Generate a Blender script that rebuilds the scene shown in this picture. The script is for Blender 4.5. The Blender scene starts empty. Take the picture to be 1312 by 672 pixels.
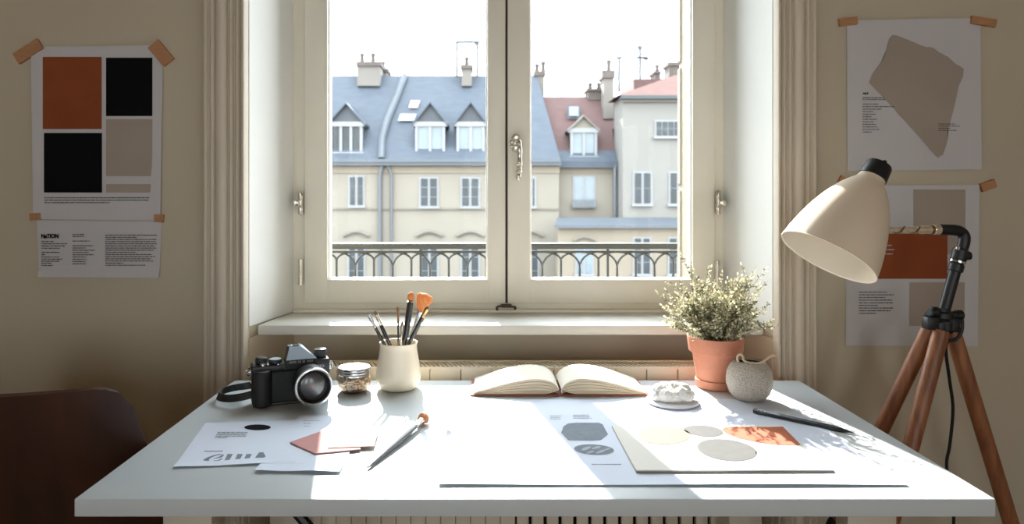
import bpy, bmesh, math, random
from mathutils import Vector, Matrix, noise
R = random.Random(7)
PI = math.pi
sc = bpy.context.scene
COL = sc.collection

# ------------------------------------------------------------------ camera model (1312 x 672 frame)
F, VX, VY, CZ = 922.0, 625.0, 247.0, 1.216
DT = 0.75                                   # desk top height


def P(px, py, d):
    """point at distance d seen at a pixel"""
    return Vector(((px - VX) * d / F, d, CZ - (py - VY) * d / F))


def D(px, py, z=DT):
    """point on the horizontal plane z seen at a pixel"""
    d = (CZ - z) * F / (py - VY)
    return Vector(((px - VX) * d / F, d, z))


# ------------------------------------------------------------------ materials
def lin(c):
    return tuple(((v / 255) / 12.92 if v / 255 <= 0.04045 else ((v / 255 + 0.055) / 1.055) ** 2.4) for v in c) + (1.0,)


MATS = {}


def mat(name, col, rough=0.5, metal=0.0, var=0.0, vscale=20.0, bump=0.0, bscale=60.0, stretch=(1, 1, 1),
        col2=None, spec=0.5, transl=0.0, coat=0.0, detail=4.0, sharp=None, k=1.0):
    if name in MATS:
        return MATS[name]
    m = bpy.data.materials.new(name)
    m.use_nodes = True
    nt = m.node_tree
    N, L = nt.nodes, nt.links
    b = N['Principled BSDF']
    b.inputs['Roughness'].default_value = rough
    b.inputs['Metallic'].default_value = metal
    b.inputs['Specular IOR Level'].default_value = spec
    b.inputs['Coat Weight'].default_value = coat
    c = tuple(v * k for v in lin(col)[:3]) + (1.0,)
    if col2:
        col2 = tuple(v * k for v in lin(col2)[:3]) + (1.0,)
    tc = N.new('ShaderNodeTexCoord')
    mp = N.new('ShaderNodeMapping')
    mp.inputs['Scale'].default_value = stretch
    L.new(tc.outputs['Object'], mp.inputs['Vector'])
    csock = None
    if var > 0 or col2:
        n = N.new('ShaderNodeTexNoise')
        n.inputs['Scale'].default_value = vscale
        n.inputs['Detail'].default_value = detail
        L.new(mp.outputs['Vector'], n.inputs['Vector'])
        r = N.new('ShaderNodeValToRGB')
        lo, hi = (0.3, 0.7) if sharp is None else sharp
        r.color_ramp.elements[0].position = lo
        r.color_ramp.elements[1].position = hi
        if col2:
            r.color_ramp.elements[0].color = col2
            r.color_ramp.elements[1].color = c
        else:
            r.color_ramp.elements[0].color = tuple(v * (1 - var) for v in c[:3]) + (1,)
            r.color_ramp.elements[1].color = tuple(min(1, v * (1 + var)) for v in c[:3]) + (1,)
        L.new(n.outputs['Fac'], r.inputs['Fac'])
        csock = r.outputs['Color']
        L.new(csock, b.inputs['Base Color'])
    else:
        b.inputs['Base Color'].default_value = c
    if bump > 0:
        n2 = N.new('ShaderNodeTexNoise')
        n2.inputs['Scale'].default_value = bscale
        n2.inputs['Detail'].default_value = 5
        L.new(mp.outputs['Vector'], n2.inputs['Vector'])
        bp = N.new('ShaderNodeBump')
        bp.inputs['Strength'].default_value = bump
        bp.inputs['Distance'].default_value = 0.01
        L.new(n2.outputs['Fac'], bp.inputs['Height'])
        L.new(bp.outputs['Normal'], b.inputs['Normal'])
    if transl > 0:
        t = N.new('ShaderNodeBsdfTranslucent')
        if csock:
            L.new(csock, t.inputs['Color'])
        else:
            t.inputs['Color'].default_value = c
        mx = N.new('ShaderNodeMixShader')
        mx.inputs['Fac'].default_value = transl
        L.new(b.outputs[0], mx.inputs[1])
        L.new(t.outputs[0], mx.inputs[2])
        L.new(mx.outputs[0], N['Material Output'].inputs['Surface'])
    MATS[name] = m
    return m


def glass_mat(name, tint=(0.97, 0.985, 0.98), refl=0.06):
    m = bpy.data.materials.new(name)
    m.use_nodes = True
    N, L = m.node_tree.nodes, m.node_tree.links
    N.remove(N['Principled BSDF'])
    t = N.new('ShaderNodeBsdfTransparent')
    t.inputs['Color'].default_value = tint + (1,)
    g = N.new('ShaderNodeBsdfGlossy')
    g.inputs['Roughness'].default_value = 0.02
    fr = N.new('ShaderNodeFresnel')
    fr.inputs['IOR'].default_value = 1.09
    mx = N.new('ShaderNodeMixShader')
    L.new(fr.outputs[0], mx.inputs['Fac'])
    L.new(t.outputs[0], mx.inputs[1])
    L.new(g.outputs[0], mx.inputs[2])
    L.new(mx.outputs[0], N['Material Output'].inputs['Surface'])
    MATS[name] = m
    return m


def wood_mat(name, c1, c2, rough=0.4, axis='z', scale=14, coat=0.0):
    st = {'z': (1, 1, 0.06), 'y': (1, 0.06, 1), 'x': (0.06, 1, 1)}[axis]
    return mat(name, c1, rough, 0, col2=c2, vscale=scale, stretch=st, bump=0.08, bscale=scale * 3, detail=8, coat=coat, sharp=(0.35, 0.65))


# ------------------------------------------------------------------ mesh helpers
def NB():
    return bmesh.new()


def _mi(bm, faces, mi):
    for f in faces:
        f.material_index = mi


def bx(bm, x0, x1, y0, y1, z0, z1, bev=0.0, mi=0, M=None, seg=2):
    t = bmesh.new()
    vs = [t.verts.new((x, y, z)) for x in (x0, x1) for y in (y0, y1) for z in (z0, z1)]
    for q in ((0, 1, 3, 2), (4, 6, 7, 5), (0, 4, 5, 1), (2, 3, 7, 6), (0, 2, 6, 4), (1, 5, 7, 3)):
        t.faces.new([vs[i] for i in q])
    if bev > 0:
        bmesh.ops.bevel(t, geom=t.edges[:], offset=bev, segments=seg, profile=0.5, affect='EDGES')
    merge(bm, t, mi, M)


def merge(bm, t, mi=0, M=None):
    mp = {}
    for v in t.verts:
        mp[v] = bm.verts.new(M @ v.co if M is not None else v.co)
    for f in t.faces:
        try:
            g = bm.faces.new([mp[v] for v in f.verts])
            g.material_index = mi
        except ValueError:
            pass
    t.free()


def prism(bm, pts, z0, z1, mi=0, M=None, bev=0):
    t = bmesh.new()
    a = [t.verts.new((p[0], p[1], z0)) for p in pts]
    b = [t.verts.new((p[0], p[1], z1)) for p in pts]
    n = len(pts)
    t.faces.new(list(reversed(a)))
    t.faces.new(b)
    for i in range(n):
        t.faces.new((a[i], a[(i + 1) % n], b[(i + 1) % n], b[i]))
    if bev:
        bmesh.ops.bevel(t, geom=t.edges[:], offset=bev, segments=2, profile=0.5, affect='EDGES')
    merge(bm, t, mi, M)


def face(bm, pts, mi=0):
    f = bm.faces.new([bm.verts.new(p) for p in pts])
    f.material_index = mi
    return f


def poly(bm, pts, mi=0):
    """flat, possibly concave polygon, triangulated"""
    t = bmesh.new()
    f = t.faces.new([t.verts.new(p) for p in pts])
    bmesh.ops.triangulate(t, faces=[f])
    merge(bm, t, mi)


def lathe(bm, prof, M=None, n=48, mi=0, closed=False):
    rings = []
    for r, z in prof:
        if r < 1e-6:
            v = Vector((0, 0, z))
            rings.append([bm.verts.new(M @ v if M is not None else v)])
        else:
            ring = []
            for i in range(n):
                a = 2 * PI * i / n
                v = Vector((r * math.cos(a), r * math.sin(a), z))
                ring.append(bm.verts.new(M @ v if M is not None else v))
            rings.append(ring)
    for A, B in zip(rings, rings[1:]):
        for i in range(n):
            j = (i + 1) % n
            if len(A) == 1 and len(B) == 1:
                continue
            if len(A) == 1:
                f = bm.faces.new((A[0], B[j], B[i]))
            elif len(B) == 1:
                f = bm.faces.new((A[i], A[j], B[0]))
            else:
                f = bm.faces.new((A[i], A[j], B[j], B[i]))
            f.material_index = mi


def tube(bm, pts, rad, n=12, mi=0, caps=True, flat=1.0):
    pts = [Vector(p) for p in pts]
    if not isinstance(rad, (list, tuple)):
        rad = [rad] * len(pts)
    rings = []
    up = None
    for i, p in enumerate(pts):
        a = pts[max(0, i - 1)]
        b = pts[min(len(pts) - 1, i + 1)]
        t = (b - a).normalized()
        if up is None:
            up = Vector((0, 0, 1)) if abs(t.z) < 0.9 else Vector((0, 1, 0))
        s = t.cross(up).normalized()
        u = s.cross(t).normalized()
        up = u
        r = rad[i]
        if r < 1e-6:
            rings.append([bm.verts.new(p)])
        else:
            rings.append([bm.verts.new(p + s * (r * math.cos(2 * PI * k / n)) + u * (r * flat * math.sin(2 * PI * k / n))) for k in range(n)])
    for A, B in zip(rings, rings[1:]):
        for i in range(n):
            j = (i + 1) % n
            if len(A) == 1 and len(B) > 1:
                f = bm.faces.new((A[0], B[i], B[j]))
            elif len(B) == 1 and len(A) > 1:
                f = bm.faces.new((A[j], A[i], B[0]))
            elif len(A) > 1:
                f = bm.faces.new((A[j], A[i], B[i], B[j]))
            else:
                continue
            f.material_index = mi
    if caps:
        for ring in (rings[0], rings[-1]):
            if len(ring) > 2:
                f = bm.faces.new(ring)
                f.material_index = mi


def spline(pts, n=8):
    """Catmull-Rom through points"""
    pts = [Vector(p) for p in pts]
    out = []
    q = [pts[0] * 2 - pts[1]] + pts + [pts[-1] * 2 - pts[-2]]
    for i in range(1, len(q) - 2):
        a, b, c, d = q[i - 1:i + 3]
        for k in range(n):
            t = k / n
            out.append(0.5 * ((2 * b) + (c - a) * t + (2 * a - 5 * b + 4 * c - d) * t * t + (3 * b - a - 3 * c + d) * t ** 3))
    out.append(pts[-1])
    return out


def gridf(bm, fn, nu, nv, mi=0, thick=None):
    g = [[bm.verts.new(fn(i / nu, j / nv)) for j in range(nv + 1)] for i in range(nu + 1)]
    for i in range(nu):
        for j in range(nv):
            f = bm.faces.new((g[i][j], g[i + 1][j], g[i + 1][j + 1], g[i][j + 1]))
            f.material_index = mi
    return g


def frame_mat(o, zax, xhint=(1, 0, 0)):
    z = Vector(zax).normalized()
    x = Vector(xhint)
    x = (x - z * x.dot(z)).normalized()
    y = z.cross(x)
    return Matrix(((x.x, y.x, z.x, o[0]), (x.y, y.y, z.y, o[1]), (x.z, y.z, z.z, o[2]), (0, 0, 0, 1)))


def obj(name, bm, mats, parent=None, smooth=True, ang=35, recalc=True, mods=None):
    if recalc:
        bmesh.ops.recalc_face_normals(bm, faces=bm.faces[:])
    me = bpy.data.meshes.new(name)
    bm.to_mesh(me)
    bm.free()
    if not isinstance(mats, (list, tuple)):
        mats = [mats]
    for m in mats:
        me.materials.append(m)
    if smooth:
        for p in me.polygons:
            p.use_smooth = True
        me.set_sharp_from_angle(angle=math.radians(ang))
    o = bpy.data.objects.new(name, me)
    COL.objects.link(o)
    if parent is not None:
        o.parent = parent
        if parent.type == 'EMPTY' and parent.location.length > 0:
            # geometry is given in world space: keep it there
            o.matrix_parent_inverse = (parent.matrix_basis).inverted()
    return o


def tag(o, label=None, cat=None, group=None, kind=None):
    if label:
        o['label'] = label
    if cat:
        o['category'] = cat
    if group:
        o['group'] = group
    if kind:
        o['kind'] = kind
    return o


def thing(name, label, cat, loc=(0, 0, 0), group=None, kind=None):
    o = bpy.data.objects.new(name, None)
    o.location = loc
    o.empty_display_size = 0.05
    COL.objects.link(o)
    return tag(o, label, cat, group, kind)


def struct(name, bm, m, parent=None, label=None, **kw):
    o = obj(name, bm, m, parent, **kw)
    o['kind'] = 'structure'
    if label:
        o['label'] = label
    return o


def words(bm, pt, x0, y0, x1, n, pitch, h, mi, widths=None, seed=1):
    """rows of tiny unreadable word strokes; pt(px,py) -> point"""
    r = random.Random(seed)
    for i in range(n):
        y = y0 + i * pitch
        end = x0 + (x1 - x0) * (widths[i % len(widths)] if widths else r.uniform(.8, 1))
        x = x0
        while x < end - 0.6:
            w = min(r.uniform(1.5, 6), end - x)
            face(bm, [pt(x, y), pt(x, y + h), pt(x + w, y + h), pt(x + w, y)], mi)
            x += w + r.uniform(.5, .9)


def glyphs(text, size, M, m, name, parent, bold=0.0, extr=0.0003):
    cu = bpy.data.curves.new(name, 'FONT')
    cu.body = text
    cu.size = size
    cu.offset = bold
    cu.extrude = extr
    cu.align_x = 'LEFT'
    o = bpy.data.objects.new(name, cu)
    COL.objects.link(o)
    bpy.context.view_layer.update()
    me = bpy.data.meshes.new_from_object(o.evaluated_get(bpy.context.evaluated_depsgraph_get()))
    bpy.data.objects.remove(o)
    me.transform(M)
    me.materials.clear()
    me.materials.append(m)
    q = bpy.data.objects.new(name, me)
    COL.objects.link(q)
    q.parent = parent
    if parent is not None and parent.type == 'EMPTY':
        q.matrix_parent_inverse = parent.matrix_basis.inverted()
    return q


# ------------------------------------------------------------------ palette
M_wall = mat('wall plaster', (186, 174, 152), 0.9, var=0.03, vscale=3, bump=0.05, bscale=90)
M_room = mat('room plaster', (205, 193, 172), 0.9, var=0.03, vscale=3)
M_reveal = mat('reveal paint', (230, 230, 225), 0.75, var=0.02, vscale=4)
M_trim = mat('moulding paint', (206, 194, 175), 0.6, var=0.03, vscale=5, bump=0.03, bscale=50)
M_ceil = mat('ceiling paint', (232, 228, 220), 0.9, var=0.01, vscale=2)
M_win = mat('window paint', (226, 219, 202), 0.45, var=0.015, vscale=8)
M_gap = mat('dark gap', (52, 44, 36), 0.8, var=0.05)
M_bead = mat('glazing bead paint', (238, 237, 230), 0.45, var=0.01)
M_glass = glass_mat('window glass')
M_floor = wood_mat('oak floor', (150, 112, 78), (112, 80, 52), 0.5, 'y', 9)
M_desk = mat('desk lacquer', (202, 210, 214), 0.42, var=0.012, vscale=6)
M_sill = mat('sill paint', (220, 217, 208), 0.5, var=0.012, vscale=6)
M_rad = mat('radiator enamel', (226, 214, 192), 0.45, var=0.02, vscale=6)
M_raddark = mat('radiator shadow grille', (92, 78, 62), 0.7, var=0.1)
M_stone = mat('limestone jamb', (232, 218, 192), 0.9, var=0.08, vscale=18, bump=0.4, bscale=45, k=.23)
M_paper = mat('poster paper', (192, 188, 189), 0.85, var=0.02, vscale=4, bump=0.03, bscale=25)
M_white_paper = mat('white paper', (212, 220, 236), 0.8, var=0.01, vscale=8)
M_ink = mat('black ink', (14, 14, 16), 0.9, var=0.1, vscale=40, spec=0.08)
M_text = mat('grey print', (84, 81, 80), 0.9, var=0.05)
M_rust = mat('rust print', (134, 68, 38), 0.85, var=0.04, vscale=12, spec=0.15)
M_taupe = mat('taupe print', (158, 144, 132), 0.85, var=0.04, vscale=8)
M_tape = mat('kraft tape', (170, 120, 82), 0.7, var=0.12, vscale=30, stretch=(1, 1, 6))
M_metal = mat('aged nickel', (214, 206, 192), 0.25, 1.0, var=0.2, vscale=60)
M_black = mat('black plastic', (14, 14, 16), 0.42, var=0.1, vscale=80, bump=0.03, bscale=300)
M_leather = mat('black leatherette', (11, 11, 12), 0.55, var=0.15, vscale=200, bump=0.25, bscale=900)
M_silver = mat('satin silver', (205, 206, 208), 0.22, 1.0, var=0.05, vscale=50)
M_chrome = mat('chrome', (220, 220, 220), 0.1, 1.0, var=0.03)
M_prism = mat('blue grey sky sheen', (176, 194, 210), 0.4, 0.0, var=0.05)  # reflected sky sheen put into the base colour of the satin hump
M_lensglass = mat('coated lens glass', (42, 38, 40), 0.28, 0.0, var=0.1, coat=0.3, spec=1.0)
M_ceramic = mat('cream ceramic', (228, 214, 190), 0.35, var=0.03, vscale=15, coat=0.25)
M_mercury = mat('mottled mercury glass', (176, 124, 74), 0.16, 0.95, col2=(228, 216, 198), vscale=170, bump=0.5, bscale=300, sharp=(0.42, 0.62))
M_handle = mat('black lacquered handle', (17, 16, 18), 0.25, var=0.08, coat=0.5)
M_bristle = mat('orange bristles', (232, 174, 114), 0.7, col2=(204, 132, 72), vscale=60, stretch=(8, 8, 1), transl=0.3, bump=0.4, bscale=200)
M_tan = mat('tan bristles', (150, 104, 74), 0.75, var=0.2, vscale=80, transl=0.15)
M_gold = mat('brass ferrule', (196, 160, 108), 0.25, 1.0, var=0.1)
M_grey_handle = mat('graphite handle', (78, 78, 82), 0.3, 0.25, var=0.06, vscale=30)
M_pale_handle = mat('pale pearl handle', (206, 202, 196), 0.3, 0.4, var=0.05)
M_page = mat('book page paper', (236, 230, 216), 0.8, var=0.015, vscale=12, transl=0.08)
M_pageedge = mat('book page edges', (218, 200, 172), 0.85, var=0.22, vscale=26, stretch=(0.6, 0.6, 40))
M_cover = mat('dusty red cover cloth', (150, 82, 70), 0.75, var=0.08, vscale=60)
M_terra = mat('terracotta', (196, 128, 100), 0.8, col2=(182, 112, 86), vscale=16, bump=0.12, bscale=120)
M_soil = mat('potting soil', (48, 36, 28), 0.95, var=0.4, vscale=80, bump=1.0, bscale=120)
M_leafA = mat('cream variegated leaf', (216, 208, 174), 0.55, col2=(170, 164, 126), vscale=70, transl=0.35)
M_leafB = mat('grey green leaf', (120, 120, 92), 0.55, col2=(86, 90, 68), vscale=60, transl=0.3)
M_stem = mat('woody stem', (86, 72, 50), 0.8, var=0.2)
M_speckle = mat('speckled stoneware', (190, 181, 168), 0.9, col2=(146, 135, 120), vscale=420, bump=0.4, bscale=420, sharp=(0.36, 0.56))
M_inside = mat('dark stoneware inside', (70, 60, 50), 0.95, var=0.15)
M_cord = mat('linen cord', (204, 180, 152), 0.9, var=0.12, vscale=100, stretch=(1, 1, 1), bump=0.4, bscale=200)
M_fluff = mat('white boucle wool', (238, 234, 226), 0.95, var=0.08, vscale=300, bump=0.35, bscale=500)
M_coaster = mat('pale stone coaster', (212, 210, 212), 0.6, var=0.03)
M_pencil = mat('black pencil lacquer', (14, 15, 20), 0.35, var=0.1, coat=0.3)
M_pink = mat('dusty pink paper', (192, 134, 130), 0.85, var=0.04, vscale=20)
M_palepink = mat('pale pink card', (232, 196, 182), 0.85, var=0.03, vscale=20)
M_peach = mat('peach print', (138, 110, 96), 0.85, var=0.03, vscale=30)
M_grey = mat('grey print blob', (78, 77, 76), 0.85, var=0.1, vscale=50)
M_slate = mat('slate print blob', (110, 120, 132), 0.85, var=0.12, vscale=60)
M_orange = mat('orange print blob', (168, 86, 50), 0.85, var=0.05, vscale=40)
M_faint = mat('faint print', (160, 162, 164), 0.85, var=0.02)
M_padpaper = mat('ivory pad paper', (226, 222, 212), 0.8, var=0.01, vscale=10)
M_shade = mat('cream enamel', (226, 208, 184), 0.5, var=0.02, vscale=6)
M_shadein = mat('white enamel inside', (232, 222, 204), 0.6, var=0.02)
M_lampblack = mat('matte black metal', (15, 17, 21), 0.45, 0.1, var=0.08)
M_walnut = wood_mat('walnut veneer', (62, 30, 18), (40, 19, 11), 0.42, 'z', 12, coat=0.05)
M_beech = wood_mat('oiled beech leg', (150, 94, 58), (114, 66, 38), 0.45, 'z', 60)
M_cable = mat('black cable', (18, 18, 19), 0.5, var=0.05)
M_clear = mat('pale clear acrylic', (206, 190, 164), 0.15, 0.4, var=0.2, vscale=70)
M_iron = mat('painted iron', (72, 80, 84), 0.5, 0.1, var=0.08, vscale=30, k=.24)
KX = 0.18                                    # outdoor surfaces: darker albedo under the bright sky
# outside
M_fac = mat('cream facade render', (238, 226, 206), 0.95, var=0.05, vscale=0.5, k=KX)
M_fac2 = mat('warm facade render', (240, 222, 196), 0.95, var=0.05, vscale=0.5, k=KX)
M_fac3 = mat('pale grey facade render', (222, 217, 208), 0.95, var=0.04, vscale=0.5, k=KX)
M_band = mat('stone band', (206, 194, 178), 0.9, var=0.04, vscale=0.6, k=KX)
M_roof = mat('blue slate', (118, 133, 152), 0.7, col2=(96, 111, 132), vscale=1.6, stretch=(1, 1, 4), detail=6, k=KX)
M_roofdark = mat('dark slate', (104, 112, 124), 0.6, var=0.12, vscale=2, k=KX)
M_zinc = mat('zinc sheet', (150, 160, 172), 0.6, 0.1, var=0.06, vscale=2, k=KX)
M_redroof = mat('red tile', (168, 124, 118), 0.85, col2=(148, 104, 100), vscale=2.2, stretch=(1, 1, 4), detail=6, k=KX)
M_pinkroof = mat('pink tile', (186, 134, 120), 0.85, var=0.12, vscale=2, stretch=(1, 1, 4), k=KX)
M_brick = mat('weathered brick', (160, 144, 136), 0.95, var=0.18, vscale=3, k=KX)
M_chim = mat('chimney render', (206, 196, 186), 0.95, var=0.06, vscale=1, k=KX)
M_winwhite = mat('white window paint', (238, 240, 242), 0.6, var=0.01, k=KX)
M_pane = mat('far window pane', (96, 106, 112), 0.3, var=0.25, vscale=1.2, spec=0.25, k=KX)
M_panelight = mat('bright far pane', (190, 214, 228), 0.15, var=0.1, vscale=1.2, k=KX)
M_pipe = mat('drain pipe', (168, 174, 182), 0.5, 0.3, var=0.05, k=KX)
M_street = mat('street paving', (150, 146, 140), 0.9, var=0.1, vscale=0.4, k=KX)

# ================================================================== THE ROOM
YW, YB, YE = 1.88, 2.12, 2.37               # wall face, niche back / frame face, outer face
NL, NR, BL, BR = -0.627, 0.747, -0.575, 0.695
XL, XR, YR, ZC = -2.3, 2.4, -2.8, 2.9
bm = NB()
prism(bm, [(XL - .1, YW), (NL, YW), (BL, YB), (BL, 2.2), (-.54, 2.2), (-.54, YE), (XL - .1, YE)], -.1, ZC + .1)
struct('wall_front_left', bm, M_wall, smooth=False)
bm = NB()
prism(bm, [(NR, YW), (XR + .1, YW), (XR + .1, YE), (.80, YE), (.80, 2.16), (BR, 2.16), (BR, YB)], -.1, ZC + .1)
struct('wall_front_right', bm, M_wall, smooth=False)
bm = NB()
prism(bm, [(NL, YW), (NR, YW), (BR, YB), (BR, 2.16), (.63, YE), (-.54, YE), (BL, 2.2), (BL, YB)], 2.42, ZC + .1)
struct('wall_front_above', bm, M_wall, smooth=False)
bm = NB()
prism(bm, [(BL - .01, YB), (BR + .01, YB), (BR + .01, 2.16), (.63, 2.2), (.63, YE), (-.54, YE), (-.54, 2.2)], -.1, 0.835)
struct('wall_front_below', bm, M_room, smooth=False)
# painted lining of the splayed reveals (thin boards on the splay, full height above the sill)
for nm, a, b, s in (('trim_1', (NL, YW), (BL, YB), 1), ('trim_2', (NR, YW), (BR, YB), -1)):
    bm = NB()
    prism(bm, [(a[0] + s * .0005, a[1] + .0), (b[0] + s * .0005, b[1] - .001), (b[0] + s * .004, b[1] - .001), (a[0] + s * .004, a[1] + .0)], .866, 2.42)
    struct(nm, bm, M_reveal, smooth=False)
for nm, a, b, s in (('trim_8', (NL, YW), (BL, YB), 1), ('trim_9', (NR, YW), (BR, YB), -1)):
    bm = NB()
    prism(bm, [(a[0] + s * .0005, a[1] + .0), (b[0] + s * .0005, b[1] - .001), (b[0] + s * .004, b[1] - .001), (a[0] + s * .004, a[1] + .0)], 0, .835)
    struct(nm, bm, M_room, smooth=False)
# stone jamb outside, right
bm = NB()
bx(bm, .63, .80, 2.165, YE, .835, 2.42)
for k in range(4):
    bx(bm, .626, .70, YE - .03, YE + .012, .84 + k * .4, .84 + k * .4 + .385, .006)
struct('wall_outer_jamb', bm, M_stone, smooth=False)
for nm, args in (('wall_left', (XL - .1, XL, YR, YW, 0, ZC)), ('wall_right', (XR, XR + .1, YR, YW, 0, ZC))):
    bm = NB()
    bx(bm, *args)
    struct(nm, bm, M_room, smooth=False)
# wall behind the viewer; three unseen windows added to fill the room with daylight
BWX = (-1.45, .05, 1.55)
BWW, BWZ0, BWZ1 = .70, .60, 1.95
bm = NB()
bx(bm, XL - .1, XR + .1, YR - .25, YR, 0, BWZ0)
bx(bm, XL - .1, XR + .1, YR - .25, YR, BWZ1, ZC)
xs = [XL - .1] + [q for c in BWX for q in (c - BWW / 2, c + BWW / 2)] + [XR + .1]
for i in range(0, len(xs), 2):
    bx(bm, xs[i], xs[i + 1], YR - .25, YR, BWZ0, BWZ1)
struct('wall_back', bm, M_room, smooth=False)
for i, c in enumerate(BWX):
    wn = thing('window_%d' % (i + 2), None, None, (c, YR - .12, BWZ0))
    wn['kind'] = 'structure'
    bm = NB()
    x0, x1 = c - BWW / 2, c + BWW / 2
    for a, b in ((x0, x0 + .06), (c - .05, c + .05), (x1 - .06, x1)):
        bx(bm, a, b, YR - .16, YR - .10, BWZ0, BWZ1, .003)
    for a, b in ((BWZ0, BWZ0 + .08), (BWZ1 - .06, BWZ1)):
        bx(bm, x0, x1, YR - .16, YR - .10, a, b, .003)
    obj('frame', bm, M_win, wn)
    bm = NB()
    bx(bm, x0 + .05, x1 - .05, YR - .132, YR - .128, BWZ0 + .05, BWZ1 - .05)
    obj('pane', bm, M_glass, wn, smooth=False)
bm = NB()
bx(bm, XL, XR, YR, YB, -.1, 0)
struct('floor', bm, M_floor, smooth=False)
bm = NB()
bx(bm, XL, XR, YR, YB, ZC, ZC + .1)
struct('ceiling', bm, M_ceil, smooth=False)
for nm, x0, x1 in (('baseboard_left', XL, -.76), ('baseboard_right', .88, XR)):
    bm = NB()
    bx(bm, x0, x1, YW - .018, YW, 0, .12, .004)
    struct(nm, bm, M_trim)


# fluted architraves
def flute(xa, xb, flip):
    w = xb - xa
    prof = [(0, 0), (0, .016), (.05, .02), (.09, .016), (.11, .010), (.15, .010), (.17, .018), (.21, .022), (.25, .018), (.27, .012)]
    prof += [(.31, .020), (.36, .0245), (.43, .026), (.50, .0245), (.54, .020), (.56, .012), (.59, .012), (.61, .020), (.645, .023), (.68, .020), (.70, .012)]
    prof += [(.73, .012), (.76, .022), (.80, .0255), (.84, .022), (.86, .015), (.88, .015), (.90, .026), (.93, .030), (.97, .030), (1, .024), (1, 0)]
    out = []
    for u, d in prof:
        x = xb - u * w if flip else xa + u * w
        out.append((x, YW - d))
    return out


for nm, xa, xb, fl in (('trim_3', -.738, NL + .002, False), ('trim_4', NR - .002, .853, True)):
    bm = NB()
    prism(bm, flute(xa, xb, fl), 0, 2.62)
    struct(nm, bm, M_trim, ang=50)

# window sill board
bm = NB()
t = bmesh.new()
prism(t, [(-.611, 1.908), (.731, 1.908), (.708, 2.02), (BR - .004, YB + .02), (BL + .004, YB + .02), (-.592, 2.02)], .8375, .8640, bev=.004)
merge(bm, t)
struct('trim_5', bm, M_sill, label='white painted window sill board')

# ------------------------------------------------------------------ the window
WC = 2.10                                    # front face of the casements


def wx(px):
    return (px - VX) * WC / F


def wz(py):
    return CZ - (py - VY) * WC / F


ZT = 2.30
w1 = thing('window_1', None, None, (0.06, YB, 0.864))
w1['kind'] = 'structure'
w1['label'] = 'cream painted double casement window'
bm = NB()
FX0, FX1 = BL, BR
bx(bm, FX0, wx(392), YB - .004, 2.19, .864, 2.42, .003)
bx(bm, wx(914), FX1, YB - .004, 2.19, .864, 2.42, .003)
bx(bm, wx(392) - .002, wx(914) + .002, YB - .0035, 2.19, .864, wz(388), .003)
bx(bm, wx(392) - .002, wx(914) + .002, YB - .0035, 2.19, ZT - .004, 2.42, .003)
bx(bm, FX0 + .006, FX1 - .006, YB - .022, YB - .0045, .864, wz(397), .003)
obj('fixed_frame', bm, M_win, w1)


def casement(x0, x1, g0, g1):
    zb, zg = wz(389), wz(361)
    zt, zgt = ZT, ZT - .075
    bm = NB()
    bx(bm, x0, g0 + .006, WC, 2.155, zb, zt, .004)
    bx(bm, g1 - .006, x1, WC, 2.155, zb, zt, .004)
    bx(bm, g0, g1, WC, 2.155, zb, zg + .006, .0035)
    bx(bm, g0, g1, WC, 2.155, zgt - .006, zt, .0035)
    c = obj('casement', bm, M_win, w1)
    # glazing beads
    bm = NB()
    bw = .010
    bx(bm, g0, g0 + bw, WC + .012, WC + .045, zg, zgt, .003)
    bx(bm, g1 - bw, g1, WC + .012, WC + .045, zg, zgt, .003)
    bx(bm, g0, g1, WC + .010, WC + .045, zg, zg + .008, .003)
    bx(bm, g0, g1, WC + .012, WC + .045, zgt - bw, zgt, .003)
    obj('glazing_bead', bm, M_bead, c)
    bm = NB()
    bx(bm, g0 + .003, g1 - .003, WC + .034, WC + .037, zg + .003, zgt - .003)
    obj('pane', bm, M_glass, c, smooth=False)
    return c


cL = casement(wx(389.5), wx(647.6), wx(417), wx(627))
cR = casement(wx(650.4), wx(916), wx(677), wx(890))
bm = NB()
bx(bm, wx(647.2), wx(650.8), WC + .006, 2.15, wz(389), ZT)
obj('closing_gap', bm, M_gap, w1, smooth=False)


def hinge(px, py0, py1, big):
    bm = NB()
    x = wx(px)
    z0, z1 = wz(py1), wz(py0)
    tube(bm, [(x, WC - .006, z0), (x, WC - .006, z1)], .0065, 12)
    tube(bm, [(x, WC - .006, z0 - .004), (x, WC - .006, z0)], .0078, 12)
    tube(bm, [(x, WC - .006, z1), (x, WC - .006, z1 + .004)], .0078, 12)
    if big:
        s = -1 if px < 650 else 1
        zc = (z0 + z1) / 2
        pts = spline([(x, WC - .012, z1 + .006), (x + s * -.006, WC - .016, zc + .018), (x + s * .004, WC - .016, zc), (x + s * -.006, WC - .016, zc - .018), (x, WC - .012, z0 - .006)], 6)
        tube(bm, pts, .0028, 8)
        bx(bm, x - .016 if s < 0 else x - .002, x + .002 if s < 0 else x + .016, WC - .012, WC + .014, zc - .008, zc + .008, .003)
        lathe(bm, [(0, 0), (.008, .001), (.010, .005), (.008, .010), (0, .012)], frame_mat((x + s * .014, WC - .006, zc), (0, -1, 0)), 14)
    return bm


for px, a, b, g in ((386, 247, 273, True), (386, 334, 363, False), (919, 247, 273, True), (918, 336, 364, False)):
    obj('hinge', hinge(px, a, b, g), M_metal, w1)
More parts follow.
